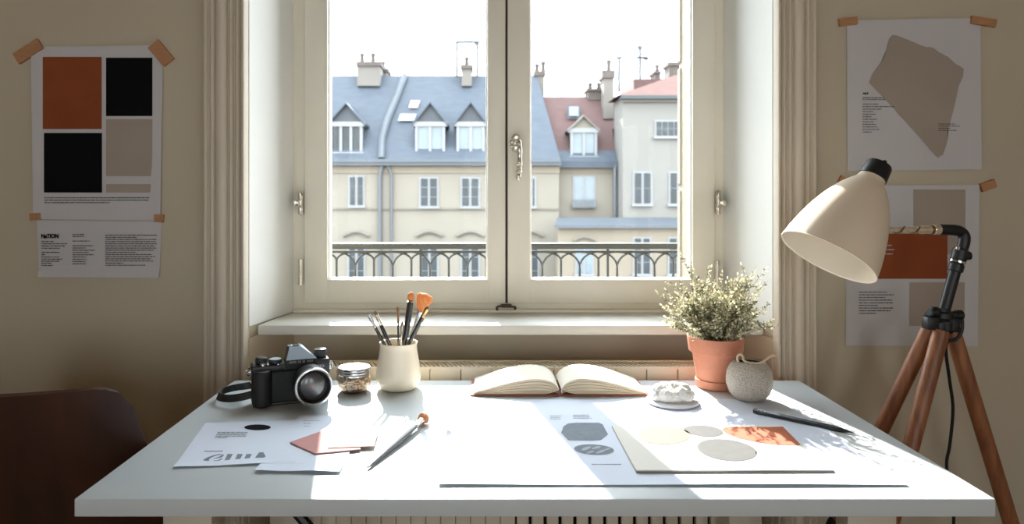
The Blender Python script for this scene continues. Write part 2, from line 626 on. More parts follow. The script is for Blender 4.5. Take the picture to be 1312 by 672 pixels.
# espagnolette handle
bm = NB()
hx, hy = wx(661), WC
for z, rr in ((wz(183), .016), (wz(190), .013), (wz(177), .010)):
    lathe(bm, [(0, .022), (.004, .022), (.009, .018), (.012, .010), (rr, .006), (rr, 0), (0, 0)], frame_mat((hx, hy, z), (0, -1, 0)), 20)
for k in range(9):
    a = k * 2 * PI / 9
    lathe(bm, [(0, .010), (.004, .008), (.0055, .004), (.005, 0), (0, 0)], frame_mat((hx + .013 * math.cos(a), hy - .003, wz(185) + .018 * math.sin(a)), (0, -1, 0)), 10)
pt = [(hx + .004, hy - .026, wz(180)), (hx + .008, hy - .034, wz(186)), (hx + .009, hy - .034, wz(196)), (hx + .009, hy - .034, wz(210)), (hx + .008, hy - .034, wz(218)), (hx + .006, hy - .034, wz(224)), (hx + .006, hy - .034, wz(230))]
tube(bm, spline(pt, 5), [.006 + .0022 * abs(math.sin(i * .52)) for i in range(31)], 12)
for z, r in ((wz(211), .010), (wz(216), .008), (wz(221), .0105), (wz(226), .008), (wz(230), .0045)):
    lathe(bm, [(0, -.005), (r * .7, -.004), (r, 0), (r * .7, .004), (0, .005)], Matrix.Translation((hx + .007, hy - .034, z)), 14)
bx(bm, hx - .004, hx + .010, hy - .034, hy, wz(184), wz(180), .002)
obj('handle', bm, M_metal, cR)
bm = NB()
hx = wx(648.5)
tube(bm, spline([(hx - .026, WC - .010, wz(397)), (hx - .027, WC - .014, wz(393)), (hx - .012, WC - .018, wz(391)), (hx, WC - .018, wz(391)), (hx + .014, WC - .018, wz(392)), (hx + .026, WC - .014, wz(393)), (hx + .025, WC - .010, wz(396))], 5), .0032, 8)
bx(bm, hx - .016, hx + .016, WC - .014, WC, wz(394), wz(389.5), .002)
obj('bolt', bm, mat('dark bronze', (74, 62, 50), 0.4, 0.8, var=0.1), cR)

# outside ledge and balcony
bm = NB()
bx(bm, -.60, .70, 2.192, 2.46, .835, .872, .006)
struct('trim_6', bm, M_stone)
bm = NB()
bx(bm, -3.0, 3.2, YE, 3.05, -.25, -.05, .01)
struct('trim_7', bm, M_stone, label='stone balcony slab outside the window')
YRL = 2.75


def rx(px):
    return (px - VX) * YRL / F


def rz(py):
    return CZ - (py - VY) * YRL / F


br = thing('balcony_railing', 'grey green wrought iron balcony railing with pointed arches outside the window', 'railing', (0.1, YRL, -.05))
bm = NB()
bx(bm, -2.6, 2.8, YRL - .022, YRL + .022, rz(319), rz(311.5), .004)
obj('handrail', bm, M_iron, br)
bm = NB()
bx(bm, -2.6, 2.8, YRL - .008, YRL + .008, rz(324), rz(321.5), .001)
bx(bm, -2.6, 2.8, YRL - .008, YRL + .008, .03, .045, .001)
obj('crossbar', bm, M_iron, br)
PIT = .0715
k = 0
x = -1.15
while x < 1.35:
    bm = NB()
    r = .0048
    zs = rz(343) if k % 2 else rz(334)
    zt_ = rz(323)
    tube(bm, [(x, YRL, .03), (x, YRL, zs)], r, 8)
    for s in (-1, 1):
        arc = []
        for i in range(9):
            a = i / 8 * PI / 2
            arc.append((x + s * PIT * (1 - math.cos(a)) * 1.0, YRL + .002 * s, zs + (zt_ - zs) * math.sin(a)))
        tube(bm, arc, r * .8, 6)
    if k % 5 == 2:
        tube(bm, [(x + PIT * .5, YRL, .03), (x + PIT * .5, YRL, rz(319))], r * 1.1, 8)
    obj('baluster', bm, M_iron, br)
    x += PIT
    k += 1
for x in (-2.58, 2.78):
    bm = NB()
    bx(bm, x - .02, x + .02, YRL - .02, YRL + .02, -.05, rz(311.5), .003)
    obj('post', bm, M_iron, br)

# ================================================================== THE STREET OUTSIDE
GZ = -13.0
bm = NB()
bx(bm, -90, 90, -60, 140, GZ - .2, GZ)
tag(struct('ground_street', bm, M_street, smooth=False), 'paved street below')


def bp(bm, x0, y0, x1, y1, d, back=.3, mi=0, bev=0):
    """box whose front face at distance d covers a pixel rectangle"""
    a, b = P(x0, y1, d), P(x1, y0, d)
    bx(bm, a.x, b.x, d, d + back, a.z, b.z, bev, mi)


def pp(px, py, d):
    return P(px, py, d)


def far_window(par, x0, y0, x1, y1, d, cols=2, pane=M_pane, rows=3):
    bm = NB()
    bp(bm, x0 - 2, y1 - .5, x1 + 2, y1 + 2.5, d - .25, .3)
    f = 1.3
    w = (x1 - x0 - f * (cols + 1) - (2 if cols == 2 else 0)) / cols
    bp(bm, x0 - 1.2, y0 - 1, x1 + 1.2, y1, d - .06, .05)
    wf = obj('window', bm, M_winwhite, par, smooth=False)
    for c in range(cols):
        xa = x0 + f + c * (w + f + (2 if cols == 2 else 0))
        bm = NB()
        bp(bm, xa, y0 + 1, xa + w, y1 - 1.2, d - .10, .03)
        for r in range(1, rows):
            yy = y0 + (y1 - y0) * r / rows
            bp(bm, xa, yy - .25, xa + w, yy + .25, d - .12, .03, 1)
        obj('pane', bm, [pane, M_winwhite], wf, smooth=False)
    return wf


def chimney(par, x0, x1, ytop, ybot, d, pots, cap=M_brick, body=M_chim, depth=1.6):
    bm = NB()
    ycap = ytop + (ybot - ytop) * .30
    bp(bm, x0 + 1.5, ycap, x1 - 1.5, ybot, d, depth, 0)
    bp(bm, x0, ytop + (ybot - ytop) * .18, x1, ycap + 1, d - .15, depth + .3, 1)
    c = obj('chimney', bm, [body, cap], par, smooth=False)
    for q, hh in pots:
        bm = NB()
        o = P(q, ytop + (ybot - ytop) * .19, d + depth / 2)
        s = (d / F)
        lathe(bm, [(0, 0), (3.0 * s, 0), (2.6 * s, hh * .6 * s), (3.2 * s, hh * .7 * s), (3.0 * s, hh * s), (0, hh * s)], Matrix.Translation(o), 12)
        obj('chimney_pot', bm, cap, c)
    return c


def dormer(par, xc, hw, yapex, yt, yb, d, roofm, gable_m, cols, back=3.2, pane=M_panelight):
    bm = NB()
    bp(bm, xc - hw + 4, yt, xc + hw - 4, yb + 3, d, back, 0)
    s = d / F
    a, b, c = P(xc - hw + 2, yt, d - .05), P(xc + hw - 2, yt, d - .05), P(xc, yapex + 3, d - .05)
    face(bm, [a, b, c], 1)
    dm = obj('dormer', bm, [M_roofdark, gable_m], par, smooth=False, recalc=False)
    bm = NB()
    l, r, t_ = P(xc - hw, yt + 1, d - .35), P(xc + hw, yt + 1, d - .35), P(xc, yapex, d - .35)
    off = Vector((0, back + 1.5, 0))
    th = Vector((0, 0, -.12))
    for q0, q1 in ((l, t_), (t_, r)):
        pts = [q0, q1, q1 + off, q0 + off]
        face(bm, pts)
        face(bm, [p + th for p in reversed(pts)])
        face(bm, [q0 + th, q1 + th, q1, q0])
    obj('dormer_roof', bm, roofm, dm, smooth=False)
    bm = NB()
    bp(bm, xc - hw + 1, yt - 2, xc + hw - 1, yt + 4, d - .25, .3)
    bp(bm, xc - hw + 2, yb, xc + hw - 2, yb + 4, d - .3, .4)
    for q in range(cols + 1):
        x = xc - hw + 5.5 + q * (2 * hw - 11) / cols
        bp(bm, x - 1.6, yt, x + 1.6, yb + 1, d - .2, .25)
    obj('window_frame', bm, M_winwhite, dm, smooth=False)
    for q in range(cols):
        w = (2 * hw - 11) / cols
        x = xc - hw + 5.5 + q * w
        bm = NB()
        bp(bm, x + 1, yt + 3, x + w - 1, yb, d - .06, .05)
        obj('pane', bm, pane, dm, smooth=False)


# ---- slate roofed building (left)
DA = 45.0
bA = thing('apartment_building', 'cream apartment building with long blue slate roof and white dormers across the street', 'building', (-8, DA, GZ))
bm = NB()
a = P(716, 210, DA)
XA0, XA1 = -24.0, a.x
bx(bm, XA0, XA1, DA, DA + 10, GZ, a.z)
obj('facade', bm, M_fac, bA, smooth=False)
bm = NB()
bp(bm, 150, 207, 719, 212, DA - .5, .8)
bp(bm, 150, 204, 718, 208, DA - .6, .3, 1)
bp(bm, 150, 213, 717, 222, DA - .08, .1, 2)
bp(bm, 150, 267, 716, 269, DA - .12, .2, 3)
obj('cornice', bm, [M_zinc, M_zinc, M_fac2, M_band], bA, smooth=False)
zr = P(0, 97, 50).z
e0, e1 = Vector((XA0, DA - .4, a.z + .1)), Vector((XA1 + .1, DA - .4, a.z + .1))
r0, r1 = Vector((XA0, 50, zr)), Vector((P(688, 97, 50).x, 50, zr))
b0, b1 = Vector((XA0, 55, a.z)), Vector((XA1 + .1, 55, a.z))
bm = NB()
face(bm, [e0, e1, r1, r0])
face(bm, [r0, r1, b1, b0])
face(bm, [e1, b1, r1])
obj('roof', bm, M_roof, bA, smooth=False, recalc=False)


def onroof(px, py, lift=.06):
    """point of the front slate slope seen at a pixel"""
    n = (e1 - e0).cross(r0 - e0).normalized()
    ray = Vector(((px - VX) / F, 1, -(py - VY) / F))
    t = (e0 - Vector((0, 0, CZ))).dot(n) / ray.dot(n)
    q = Vector((0, 0, CZ)) + ray * t
    return q + n * (lift if n.y < 0 else -lift)


bm = NB()
pl = [(519, 99), (508, 128), (497, 155), (490, 180), (489, 206)]
tube(bm, [onroof(x, y, .15) for x, y in pl], .22, 8)
obj('roof_flashing', bm, M_zinc, bA)
for (x0, y0, x1, y1), m_ in (((524, 131, 538, 140), mat('pink skylight', (206, 160, 158), 0.3, var=.05)), ((510, 148, 534, 157), M_winwhite)):
    bm = NB()
    poly(bm, [onroof(x0 + 3, y0, .15), onroof(x1, y0, .15), onroof(x1 - 3, y1, .15), onroof(x0, y1, .15)])
    obj('skylight', bm, m_, bA, smooth=False)
dormer(bA, 443, 25, 131, 158, 195, DA + .4, M_roof, M_roofdark, 3, pane=M_pane)
dormer(bA, 551, 23, 130, 158, 197, DA + .4, M_roof, M_roofdark, 2)
dormer(bA, 603, 22, 130, 158, 197, DA + .4, M_roof, M_roofdark, 2)
dormer(bA, 345, 22, 130, 158, 197, DA + .4, M_roof, M_roofdark, 2)
chimney(bA, 456, 488, 72, 110, 49, [(464, 11), (478, 11)])
chimney(bA, 484, 497, 82, 112, 51, [(491, 9)])
chimney(bA, 590, 606, 77, 110, 49, [(598, 10)])
chimney(bA, 684, 699, 84, 124, 50, [(688, 10), (696, 13)])
for x0, y0, x1, y1 in ((447, 226, 466, 264), (538, 228, 561, 265), (591, 228, 614, 265), (340, 226, 362, 264), (676, 228, 686, 265)):
    far_window(bA, x0, y0, x1, y1, DA)
for x0, x1 in ((446, 467), (539, 561), (591, 614), (670, 690)):
    far_window(bA, x0, 312, x1, 365, DA)
    bm = NB()
    pts = []
    for i in range(13):
        t = i / 12
        pts.append(P(x0 - 6 + (x1 - x0 + 12) * t, 303 - 6 * math.sin(PI * t), DA - .12))
    tube(bm, pts, .12, 6)
    obj('window_hood', bm, M_band, bA)
for x in (487, 501.5):
    bm = NB()
    tube(bm, [P(x + (3 if x < 490 else -5), 212, DA - .25), P(x, 224, DA - .18), P(x, 500, DA - .18)], .13 if x < 490 else .09, 8)
    obj('drain_pipe', bm, M_pipe, bA)
bm = NB()
for x in (585, 611):
    tube(bm, [P(x, 54, 49.2), P(x, 99, 49.2)], .10, 5)
tube(bm, [P(584, 54, 49.2), P(613, 54, 49.2)], .10, 5)
bp(bm, 608, 52, 614, 57, 49.2, .2)
obj('antenna', bm, M_roofdark, bA)

# ---- red roofed building (middle)
DB = 46.0
bB = thing('apartment_building', 'narrow cream house with dark red tiled roof between the slate roof and the pale house', 'building', (7, DB, GZ))
bm = NB()
q0, q1 = P(711, 210, DB), P(800, 210, DB)
QX1 = P(798, 124, 44.0).x - .03
bx(bm, XA1 + .03, QX1, DB, DB + 4.8, GZ, q0.z)
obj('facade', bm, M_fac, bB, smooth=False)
bm = NB()
zr = P(0, 124, 49.5).z
lx_ = P(696, 124, 49.5).x
zm = q0.z + (zr - q0.z) * (47.6 - DB + .3) / (49.5 - DB + .3)
poly(bm, [Vector((XA1 - .7, DB - .3, q0.z)), Vector((QX1, DB - .3, q0.z)), Vector((QX1, 47.6, zm)), Vector((9.1, 47.6, zm)), Vector((9.1, 49.5, zr)), Vector((lx_, 49.5, zr))])
face(bm, [Vector((lx_, 49.5, zr)), Vector((9.1, 49.5, zr)), Vector((9.1, 50.8, q0.z)), Vector((XA1 + .03, 50.8, q0.z))])
obj('roof', bm, M_redroof, bB, smooth=False, recalc=False)
bm = NB()
bp(bm, 717, 207, 792, 215, DB - .5, .7)
t0, t1 = P(717, 207, DB - .5), P(792, 207, DB - .5)
face(bm, [t0, t1, P(788, 193, DB + .2), P(713, 193, DB + .2)])
bp(bm, 711, 215, 788, 222, DB - .06, .1, 1)
obj('cornice', bm, [M_roof, M_fac2], bB, smooth=False)
dormer(bB, 748, 21, 147, 166, 200, DB + .1, M_chim, M_fac, 2)
bm = NB()
n_ = [P(727, 136, 48.4), P(743, 136, 48.4), P(743, 152, 47.9), P(727, 152, 47.9)]
face(bm, n_)
poly(bm, [v + Vector((0, -.1, .06)) for v in (P(729, 138, 48.3), P(741, 138, 48.3), P(741, 150, 47.95), P(729, 150, 47.95))], 1)
obj('skylight', bm, [M_roofdark, M_panelight], bB, smooth=False, recalc=False)
far_window(bB, 735, 227, 762, 262, DB, 2, M_panelight, 2)
bm = NB()
for i in range(9):
    x = 734 + i * 3.7
    bp(bm, x, 257, x + .8, 266, DB - .5, .04)
bp(bm, 733, 256, 765, 257.5, DB - .55, .08)
bp(bm, 733, 265, 765, 266.5, DB - .55, .5)
obj('balconette', bm, M_pipe, bB, smooth=False)
bm = NB()
tube(bm, [P(711.5, 215, DB - .4), P(711.5, 500, DB - .4)], .14, 8)
obj('drain_pipe', bm, M_pipe, bB)
chimney(bB, 752, 771, 110, 128, 49.2, [(756, 7), (767, 7)], body=M_brick)
chimney(bB, 772, 788, 76, 152, 48, [(780, 14)], body=M_chim)
bm = NB()
tube(bm, [P(793, 74, 49), P(793, 118, 49)], .10, 5)
tube(bm, [P(789, 74, 49), P(797, 74, 49)], .10, 5)
obj('antenna', bm, M_roofdark, bB)

# ---- pale building (right)
DC = 44.0
bC = thing('apartment_building', 'pale grey house with pink tiled hip roof at the right window edge', 'building', (10, DC, GZ))
bm = NB()
c0 = P(798, 124, DC)
bx(bm, c0.x, c0.x + 14, DC, DC + 3, GZ, c0.z)
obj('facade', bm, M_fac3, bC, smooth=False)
bm = NB()
bp(bm, 796, 122, 1000, 126.5, DC - .5, .7)
bp(bm, 797, 127, 1000, 131, DC - .2, .3, 1)
obj('cornice', bm, [M_roofdark, M_band], bC, smooth=False)
bm = NB()
x0 = c0.x - .4
z0 = P(0, 122, DC - .5).z
apex = P(866, 96, DC + 1.6)
face(bm, [Vector((x0, DC - .5, z0)), Vector((x0 + 15, DC - .5, z0)), Vector((x0 + 15, apex.y, apex.z)), apex])
face(bm, [Vector((x0, DC + 3.2, z0)), Vector((x0, DC - .5, z0)), apex])
face(bm, [apex, Vector((x0 + 15, apex.y, apex.z)), Vector((x0 + 15, DC + 3.2, z0)), Vector((x0, DC + 3.2, z0))])
obj('roof', bm, M_pinkroof, bC, smooth=False, recalc=False)
bm = NB()
w0, w1_ = P(812, 101, DC + 7), P(880, 101, DC + 7)
bx(bm, w0.x, w1_.x, DC + 7, DC + 12, GZ, w0.z)
obj('rear_wing', bm, M_redroof, bC, smooth=False)
for args in ((840, 155, 872, 175, 4), (812, 221, 835, 262, 2), (858, 221, 880, 262, 2), (812, 304, 835, 345, 2), (858, 304, 880, 345, 2), (812, 352, 835, 380, 2)):
    x0, y0, x1, y1, c = args
    far_window(bC, x0, y0, x1, y1, DC, c, M_pane, 2)
bm = NB()
bp(bm, 800, 293, 960, 303, DC - .06, .1)
obj('warm_band', bm, M_fac2, bC, smooth=False)
bm = NB()
tube(bm, [P(788, 212, DC + 1.6), P(788, 500, DC + 1.6)], .12, 8)
obj('drain_pipe', bm, M_pipe, bC)
bm = NB()
tube(bm, [P(820, 60, DC + 4), P(820, 101, DC + 4)], .10, 5)
tube(bm, [P(815, 74, DC + 4), P(830, 74, DC + 4)], .10, 5)
bp(bm, 825, 72, 831, 77, DC + 4, .2)
bp(bm, 817, 58, 823, 63, DC + 4, .2)
obj('antenna', bm, M_roofdark, bC)
chimney(bC, 838, 848, 88, 104, DC + 8, [(842, 8)], body=M_brick)
chimney(bC, 856, 880, 74, 104, DC + 9, [], body=M_brick)
# low zinc roofed wing in front of the two right houses
DE = 42.5
bE = thing('low_annex', 'low zinc roofed wing in front of the red and pale houses', 'building', (8, DE, GZ))
bm = NB()
v0, v1 = P(715, 291, DE), P(960, 291, DE)
bx(bm, v0.x, v1.x, DE, DC - .3, GZ, v0.z)
obj('facade', bm, M_fac2, bE, smooth=False)
bm = NB()
f0, f1 = P(711, 291, DE - .4), P(960, 291, DE - .4)
k0, k1 = P(713, 279, DC - .35), P(958, 279, DC - .35)
face(bm, [f0, f1, k1, k0])
bp(bm, 711, 288.5, 960, 292.5, DE - .42, .2)
obj('roof', bm, M_zinc, bE, smooth=False)
far_window(bE, 812, 305, 834, 352, DE)
far_window(bE, 857, 305, 880, 352, DE)
bm = NB()
pts = [P(735 + 28 * i / 12, 309 - 5 * math.sin(PI * i / 12), DE - .1) for i in range(13)]
tube(bm, pts, .1, 6)
obj('window_hood', bm, M_band, bE)
far_window(bE, 738, 312, 760, 352, DE, 2, M_panelight)

# ================================================================== RADIATOR
rad = thing('radiator', 'cream cast radiator with a dark slotted top grille behind the white desk', 'radiator', (.08, 1.86, 0))
RX0, RX1 = -.462, .640
zr_ = .7735
bm = NB()
nseg = 14
sw = (RX1 - RX0) / nseg
for i in range(nseg):
    bx(bm, RX0 + i * sw + .0008, RX0 + (i + 1) * sw - .0008, 1.828, 1.842, .69, zr_ - .004, .003)
bx(bm, RX0, RX1, 1.842, 1.896, .69, zr_ - .018)
obj('top_casing', bm, M_rad, rad)
bm = NB()
bx(bm, RX0, RX1, 1.838, 1.9, zr_ - .012, zr_ - .009, 0, 0)
bx(bm, RX0, RX1, 1.829, 1.837, zr_ - .008, zr_ - .002, .001, 1)
bx(bm, RX0, RX1, 1.892, 1.9, zr_ - .012, zr_, .001, 1)
n = 96
for i in range(n + 1):
    x = RX0 + .003 + i * (RX1 - RX0 - .006) / n
    M = Matrix.Translation((x, 1.865, zr_ - .006)) @ Matrix.Rotation(.35, 4, 'Z')
    bx(bm, -.0032, .0032, -.027, .027, -.003, .004, 0, 1, M)
obj('grille', bm, [M_raddark, M_rad], rad, smooth=False)
npit = 29
pit = (RX1 - RX0) / npit
for i in range(npit):
    xc = RX0 + (i + .5) * pit
    bm = NB()
    w = pit * (.49 if i < 14 else .40)
    bx(bm, xc - w, xc + w, 1.83, 1.845, .10, .692, .004)
    bx(bm, xc - w * .6, xc + w * .6, 1.845, 1.895, .12, .69, .004)
    obj('column', bm, M_rad, rad)
for x in (RX0 + .08, RX1 - .08):
    bm = NB()
    bx(bm, x - .02, x + .02, 1.835, 1.89, 0, .12, .004)
    obj('foot', bm, M_rad, rad)
bm = NB()
bx(bm, RX0 + .004, RX1 - .004, 1.872, 1.874, .12, .68)
obj('back_plate', bm, mat('radiator back', (34, 28, 24), .9, var=.05), rad, smooth=False)

# ================================================================== DESK
desk = thing('desk', 'wide white lacquered desk in front of the window', 'desk', (.07, 1.44, 0))
d0, d1 = D(95, 640), D(1275, 640)
DX0, DX1, DY0, DY1 = d0.x, d1.x + .001, d0.y, 1.785
bm = NB()
bx(bm, DX0, DX1, DY0, DY1, DT - .0272, DT, .0018)
obj('desktop', bm, M_desk, desk)
for x0, x1, y0, y1 in ((-.515, -.4375, 1.14, 1.20), (.570, .648, 1.14, 1.18), (-.515, -.4375, 1.70, 1.76), (.570, .648, 1.70, 1.76)):
    bm = NB()
    bx(bm, x0, x1, y0, y1, 0, DT - .0272, .002)
    obj('leg', bm, mat('warm leg lacquer', (196, 186, 168), .5, var=.02), desk)
bm = NB()
tube(bm, [(-.437, 1.30, .716), (-.425, 1.30, .708), (-.36, 1.30, .655), (-.28, 1.30, .56)], .010, 8)
bx(bm, -.437, -.41, 1.285, 1.315, .700, .7228, .002)
obj('under_bracket', bm, M_black, desk)
desk.children[-1]['label'] = 'black metal bracket under desk top'

# ================================================================== CHAIR
ch = thing('chair', 'dark walnut plywood chair with curved back left of the desk', 'chair', (-.89, 1.40, 0))
CCX, CY0 = -.905, 1.205


def shell(u, v):
    # u -1..1 across, v 0..1 bottom to top, rounded top corners, reclined towards the viewer
    zl, top, rc = .43, .8735, .048
    hw = .2735 - .020 * max(0, v - .72) / .28
    x = u * hw
    e = max(0, abs(x) - (hw - rc))
    drop = rc - math.sqrt(max(0, rc * rc - e * e))
    tz = top - drop * .95 - .006 * u * u
    z = zl + (tz - zl) * v
    y = .10 * abs(u) ** 2.0 + .30 * (top - z) + .10 * max(0, .25 - v) * 4 * max(0, .25 - v)
    return Vector((CCX + x, CY0 + y, z))


def slab(fn, nu, nv, th):
    bm = NB()
    pts = [[fn(-1 + 2 * i / nu, j / nv) for j in range(nv + 1)] for i in range(nu + 1)]
    nor = [[None] * (nv + 1) for _ in range(nu + 1)]
    for i in range(nu + 1):
        for j in range(nv + 1):
            a = pts[min(nu, i + 1)][j] - pts[max(0, i - 1)][j]
            b = pts[i][min(nv, j + 1)] - pts[i][max(0, j - 1)]
            nor[i][j] = a.cross(b).normalized()
    A = [[bm.verts.new(pts[i][j] + nor[i][j] * th / 2) for j in range(nv + 1)] for i in range(nu + 1)]
    B = [[bm.verts.new(pts[i][j] - nor[i][j] * th / 2) for j in range(nv + 1)] for i in range(nu + 1)]
    for i in range(nu):
        for j in range(nv):
            bm.faces.new((A[i][j], A[i + 1][j], A[i + 1][j + 1], A[i][j + 1]))
            bm.faces.new((B[i][j], B[i][j + 1], B[i + 1][j + 1], B[i + 1][j]))
    for i in range(nu):
        for j in (0, nv):
            bm.faces.new((A[i][j], A[i + 1][j], B[i + 1][j], B[i][j]))
    for j in range(nv):
        for i in (0, nu):
            bm.faces.new((A[i][j], A[i][j + 1], B[i][j + 1], B[i][j]))
    return bm


obj('backrest', slab(shell, 32, 28, .011), M_walnut, ch, ang=60)


def seatf(u, v):
    hw = .235 + .02 * math.sin(PI * v)
    y = CY0 + .16 + v * .40
    z = .445 + .05 * abs(u) ** 3 * (1 - v * .7) - .012 * math.sin(PI * v) * (1 - u * u) - .03 * max(0, v - .8) * 5 * max(0, v - .8)
    if v > .75:
        hw *= 1 - .25 * ((v - .75) / .25) ** 2.5
    return Vector((CCX + u * hw, y, z))


obj('seat', slab(seatf, 24, 20, .011), M_walnut, ch, ang=60)
for sx, sy in ((-1, 0), (1, 0), (-1, 1), (1, 1)):
    bm = NB()
    y = CY0 + (.24 if sy == 0 else .46)
    tube(bm, [(CCX + sx * .13, y, .437), (CCX + sx * .18, y + (-.02 if sy == 0 else .02), .43), (CCX + sx * .205, y + (-.04 if sy == 0 else .04), .40), (CCX + sx * .225, y + (-.07 if sy == 0 else .06), 0)], .010, 10)
    obj('leg', bm, M_chrome, ch)

# ================================================================== WALL POSTERS
PY = YW - .0035


def wp(px, py, off=0.0, d=None):
    """point on the wall plane (off = distance in front of the wall paper)"""
    dd = (PY if d is None else d) - off
    return P(px, py, PY) + Vector((0, -off, 0))


def quad(bm, x0, y0, x1, y1, off, mi):
    face(bm, [wp(x0, y0, off), wp(x0, y1, off), wp(x1, y1, off), wp(x1, y0, off)], mi)


def sheet(bm, c, curl, mi=0, n=10):
    """thin sheet from four pixel corners tl,tr,br,bl with an edge curl function"""
    def fn(u, v):
        top = Vector(c[0]).lerp(Vector(c[1]), u)
        bot = Vector(c[3]).lerp(Vector(c[2]), u)
        q = top.lerp(bot, v)
        return wp(q.x, q.y, curl(u, v))
    g = gridf(bm, fn, n, n, mi)
    g2 = gridf(bm, lambda u, v: fn(u, v) + Vector((0, .0006, 0)), n, n, mi)


PG = 'posters taped to the wall'
# left, large colour blocks
po = thing('poster', 'large poster of rust, black and taupe blocks on the left wall', 'poster', P(125, 170, PY), PG)
bm = NB()
sheet(bm, [(40, 60), (209, 58), (206, 283), (43, 281)], lambda u, v: .0035 * max(0, abs(u - .5) - .38) * 8 * (v if u > .5 else .6))
for x0, y0, x1, y1, mi in ((55, 73, 130.5, 165.5, 2), (136, 74, 195.5, 149, 1), (56.5, 170.5, 131, 247, 1), (136, 153, 195.5, 226, 3), (136, 236, 195.5, 247, 3)):
    quad(bm, x0, y0, x1, y1, .0009, mi)
words(bm, lambda x, y: wp(x, y, .0009), 57, 253, 192, 3, 3.1, 1.3, 4, [1, .99, .62], 3)
obj('paper', bm, [M_paper, M_ink, M_rust, M_taupe, M_text], po, smooth=False, recalc=False)
# left, text strip
po = thing('poster', 'narrow sheet of small print hanging below the colour block poster', 'poster', P(127, 320, PY), PG)
bm = NB()
sheet(bm, [(47, 282.5), (207, 284), (204, 356), (50, 355)], lambda u, v: -.0008 + .007 * max(0, v - .75) ** 2 * 16 * (.3 + .7 * abs(u - .5) * 2))
pt = lambda x, y: wp(x, y, .0004)
words(bm, pt, 53, 309, 86, 4, 2.9, 1.3, 1, [.5, 1, .95, .72], 5)
words(bm, pt, 53, 323, 80, 2, 2.9, 1.4, 1, [.85, .2], 6)
words(bm, pt, 53, 329, 80, 5, 2.7, 1.2, 1, [.85, 1, .88, .5, .55], 7)
words(bm, pt, 93, 300, 108, 2, 2.5, 1.3, 1, [1, .98], 8)
words(bm, pt, 93, 308.5, 116, 1, 3, 1.2, 1, [1], 9)
words(bm, pt, 93, 314.5, 122, 9, 2.9, 1.2, 1, [.9, .6, 1, .72, .95, .6, .62, .6, .58], 10)
words(bm, pt, 135, 301, 201, 15, 2.75, 1.25, 1, [1, .62, 1, .98, 1, .97, .99, .95, .6, .9, .97, .9, .95, .35, .78], 11)
obj('paper', bm, [M_paper, M_text], po, smooth=False, recalc=False)
A = wp(53, 305.3, .0012)
glyphs('NaTION', .0152, Matrix.Translation(A) @ Matrix.Rotation(PI / 2, 4, 'X') @ Matrix.Scale(.82, 4, (1, 0, 0)), M_ink, 'heading', po, .0006)
# right, torn shape
po = thing('poster', 'poster with one torn taupe shape high on the right wall', 'poster', P(1171, 120, PY), PG)
bm = NB()
sheet(bm, [(1085, 26), (1256, 23), (1257, 217), (1086, 219)], lambda u, v: .003 * max(0, u - .85) * 6 * v)
base = [(1143, 45), (1150, 46), (1163, 51), (1177, 57), (1185, 60), (1193, 60.5), (1203, 67), (1215, 73), (1224, 82), (1234.5, 88), (1234, 98), (1229, 108), (1224, 130), (1219, 150), (1217, 160), (1213.5, 167), (1214, 178), (1211, 190), (1208, 199), (1205, 198.5), (1202.5, 203), (1197, 198), (1188, 188), (1178, 176), (1158, 154), (1136, 130), (1113, 106), (1118, 94), (1126, 83), (1133, 73), (1136, 60), (1138.5, 51)]
shp = []
for i, (x, y) in enumerate(base):
    x2, y2 = base[(i + 1) % len(base)]
    for k in range(3):
        t = k / 3
        shp.append((x + (x2 - x) * t + (R.uniform(-.5, .5) if k else 0), y + (y2 - y) * t + (R.uniform(-.5, .5) if k else 0)))
poly(bm, [wp(x, y, .0008) for x, y in shp], 1)
pt = lambda x, y: wp(x, y, .0012)
words(bm, pt, 1105, 125, 1134, 2, 2.2, 1.1, 2, [.96, 1], 12)
words(bm, pt, 1105, 133, 1146, 12, 3.25, 1.1, 2, [.5, 1, .6, .33, .4, .27, .46, .33, .42, .47, .54, .3], 13)
words(bm, pt, 1202, 158.5, 1229, 4, 2.7, 1.1, 2, [.8, 1, .6, .85], 14)
obj('paper', bm, [M_paper, M_taupe, M_text], po, smooth=False, recalc=False)
glyphs('ABLÉ', .0066, Matrix.Translation(wp(1105, 121, .0012)) @ Matrix.Rotation(PI / 2, 4, 'X'), M_ink, 'heading', po, .0002)
# right, lower
po = thing('poster', 'poster of taupe and rust panels behind the white lamp', 'poster', P(1169, 340, PY), PG)
bm = NB()
sheet(bm, [(1084, 238), (1254, 237), (1252, 444), (1084, 443)], lambda u, v: .003 * max(0, u - .85) * 6)
quad(bm, 1170, 243, 1248, 326, .0009, 1)
quad(bm, 1106, 299.5, 1213.5, 357.5, .0015, 2)
quad(bm, 1165, 362, 1249.5, 418, .0009, 1)
pt = lambda x, y: wp(x, y, .0012)
words(bm, pt, 1100, 374, 1145, 9, 3.4, 1.2, 3, [.8, 1, .75, .95, 1, .55, .98, .9, .5], 15)
words(bm, lambda x, y: wp(x, y, .0019), 1120, 314, 1146, 3, 5.5, 1.2, 0, [.85, 1, .9], 16)
obj('paper', bm, [M_paper, M_taupe, M_rust, M_text], po, smooth=False, recalc=False)
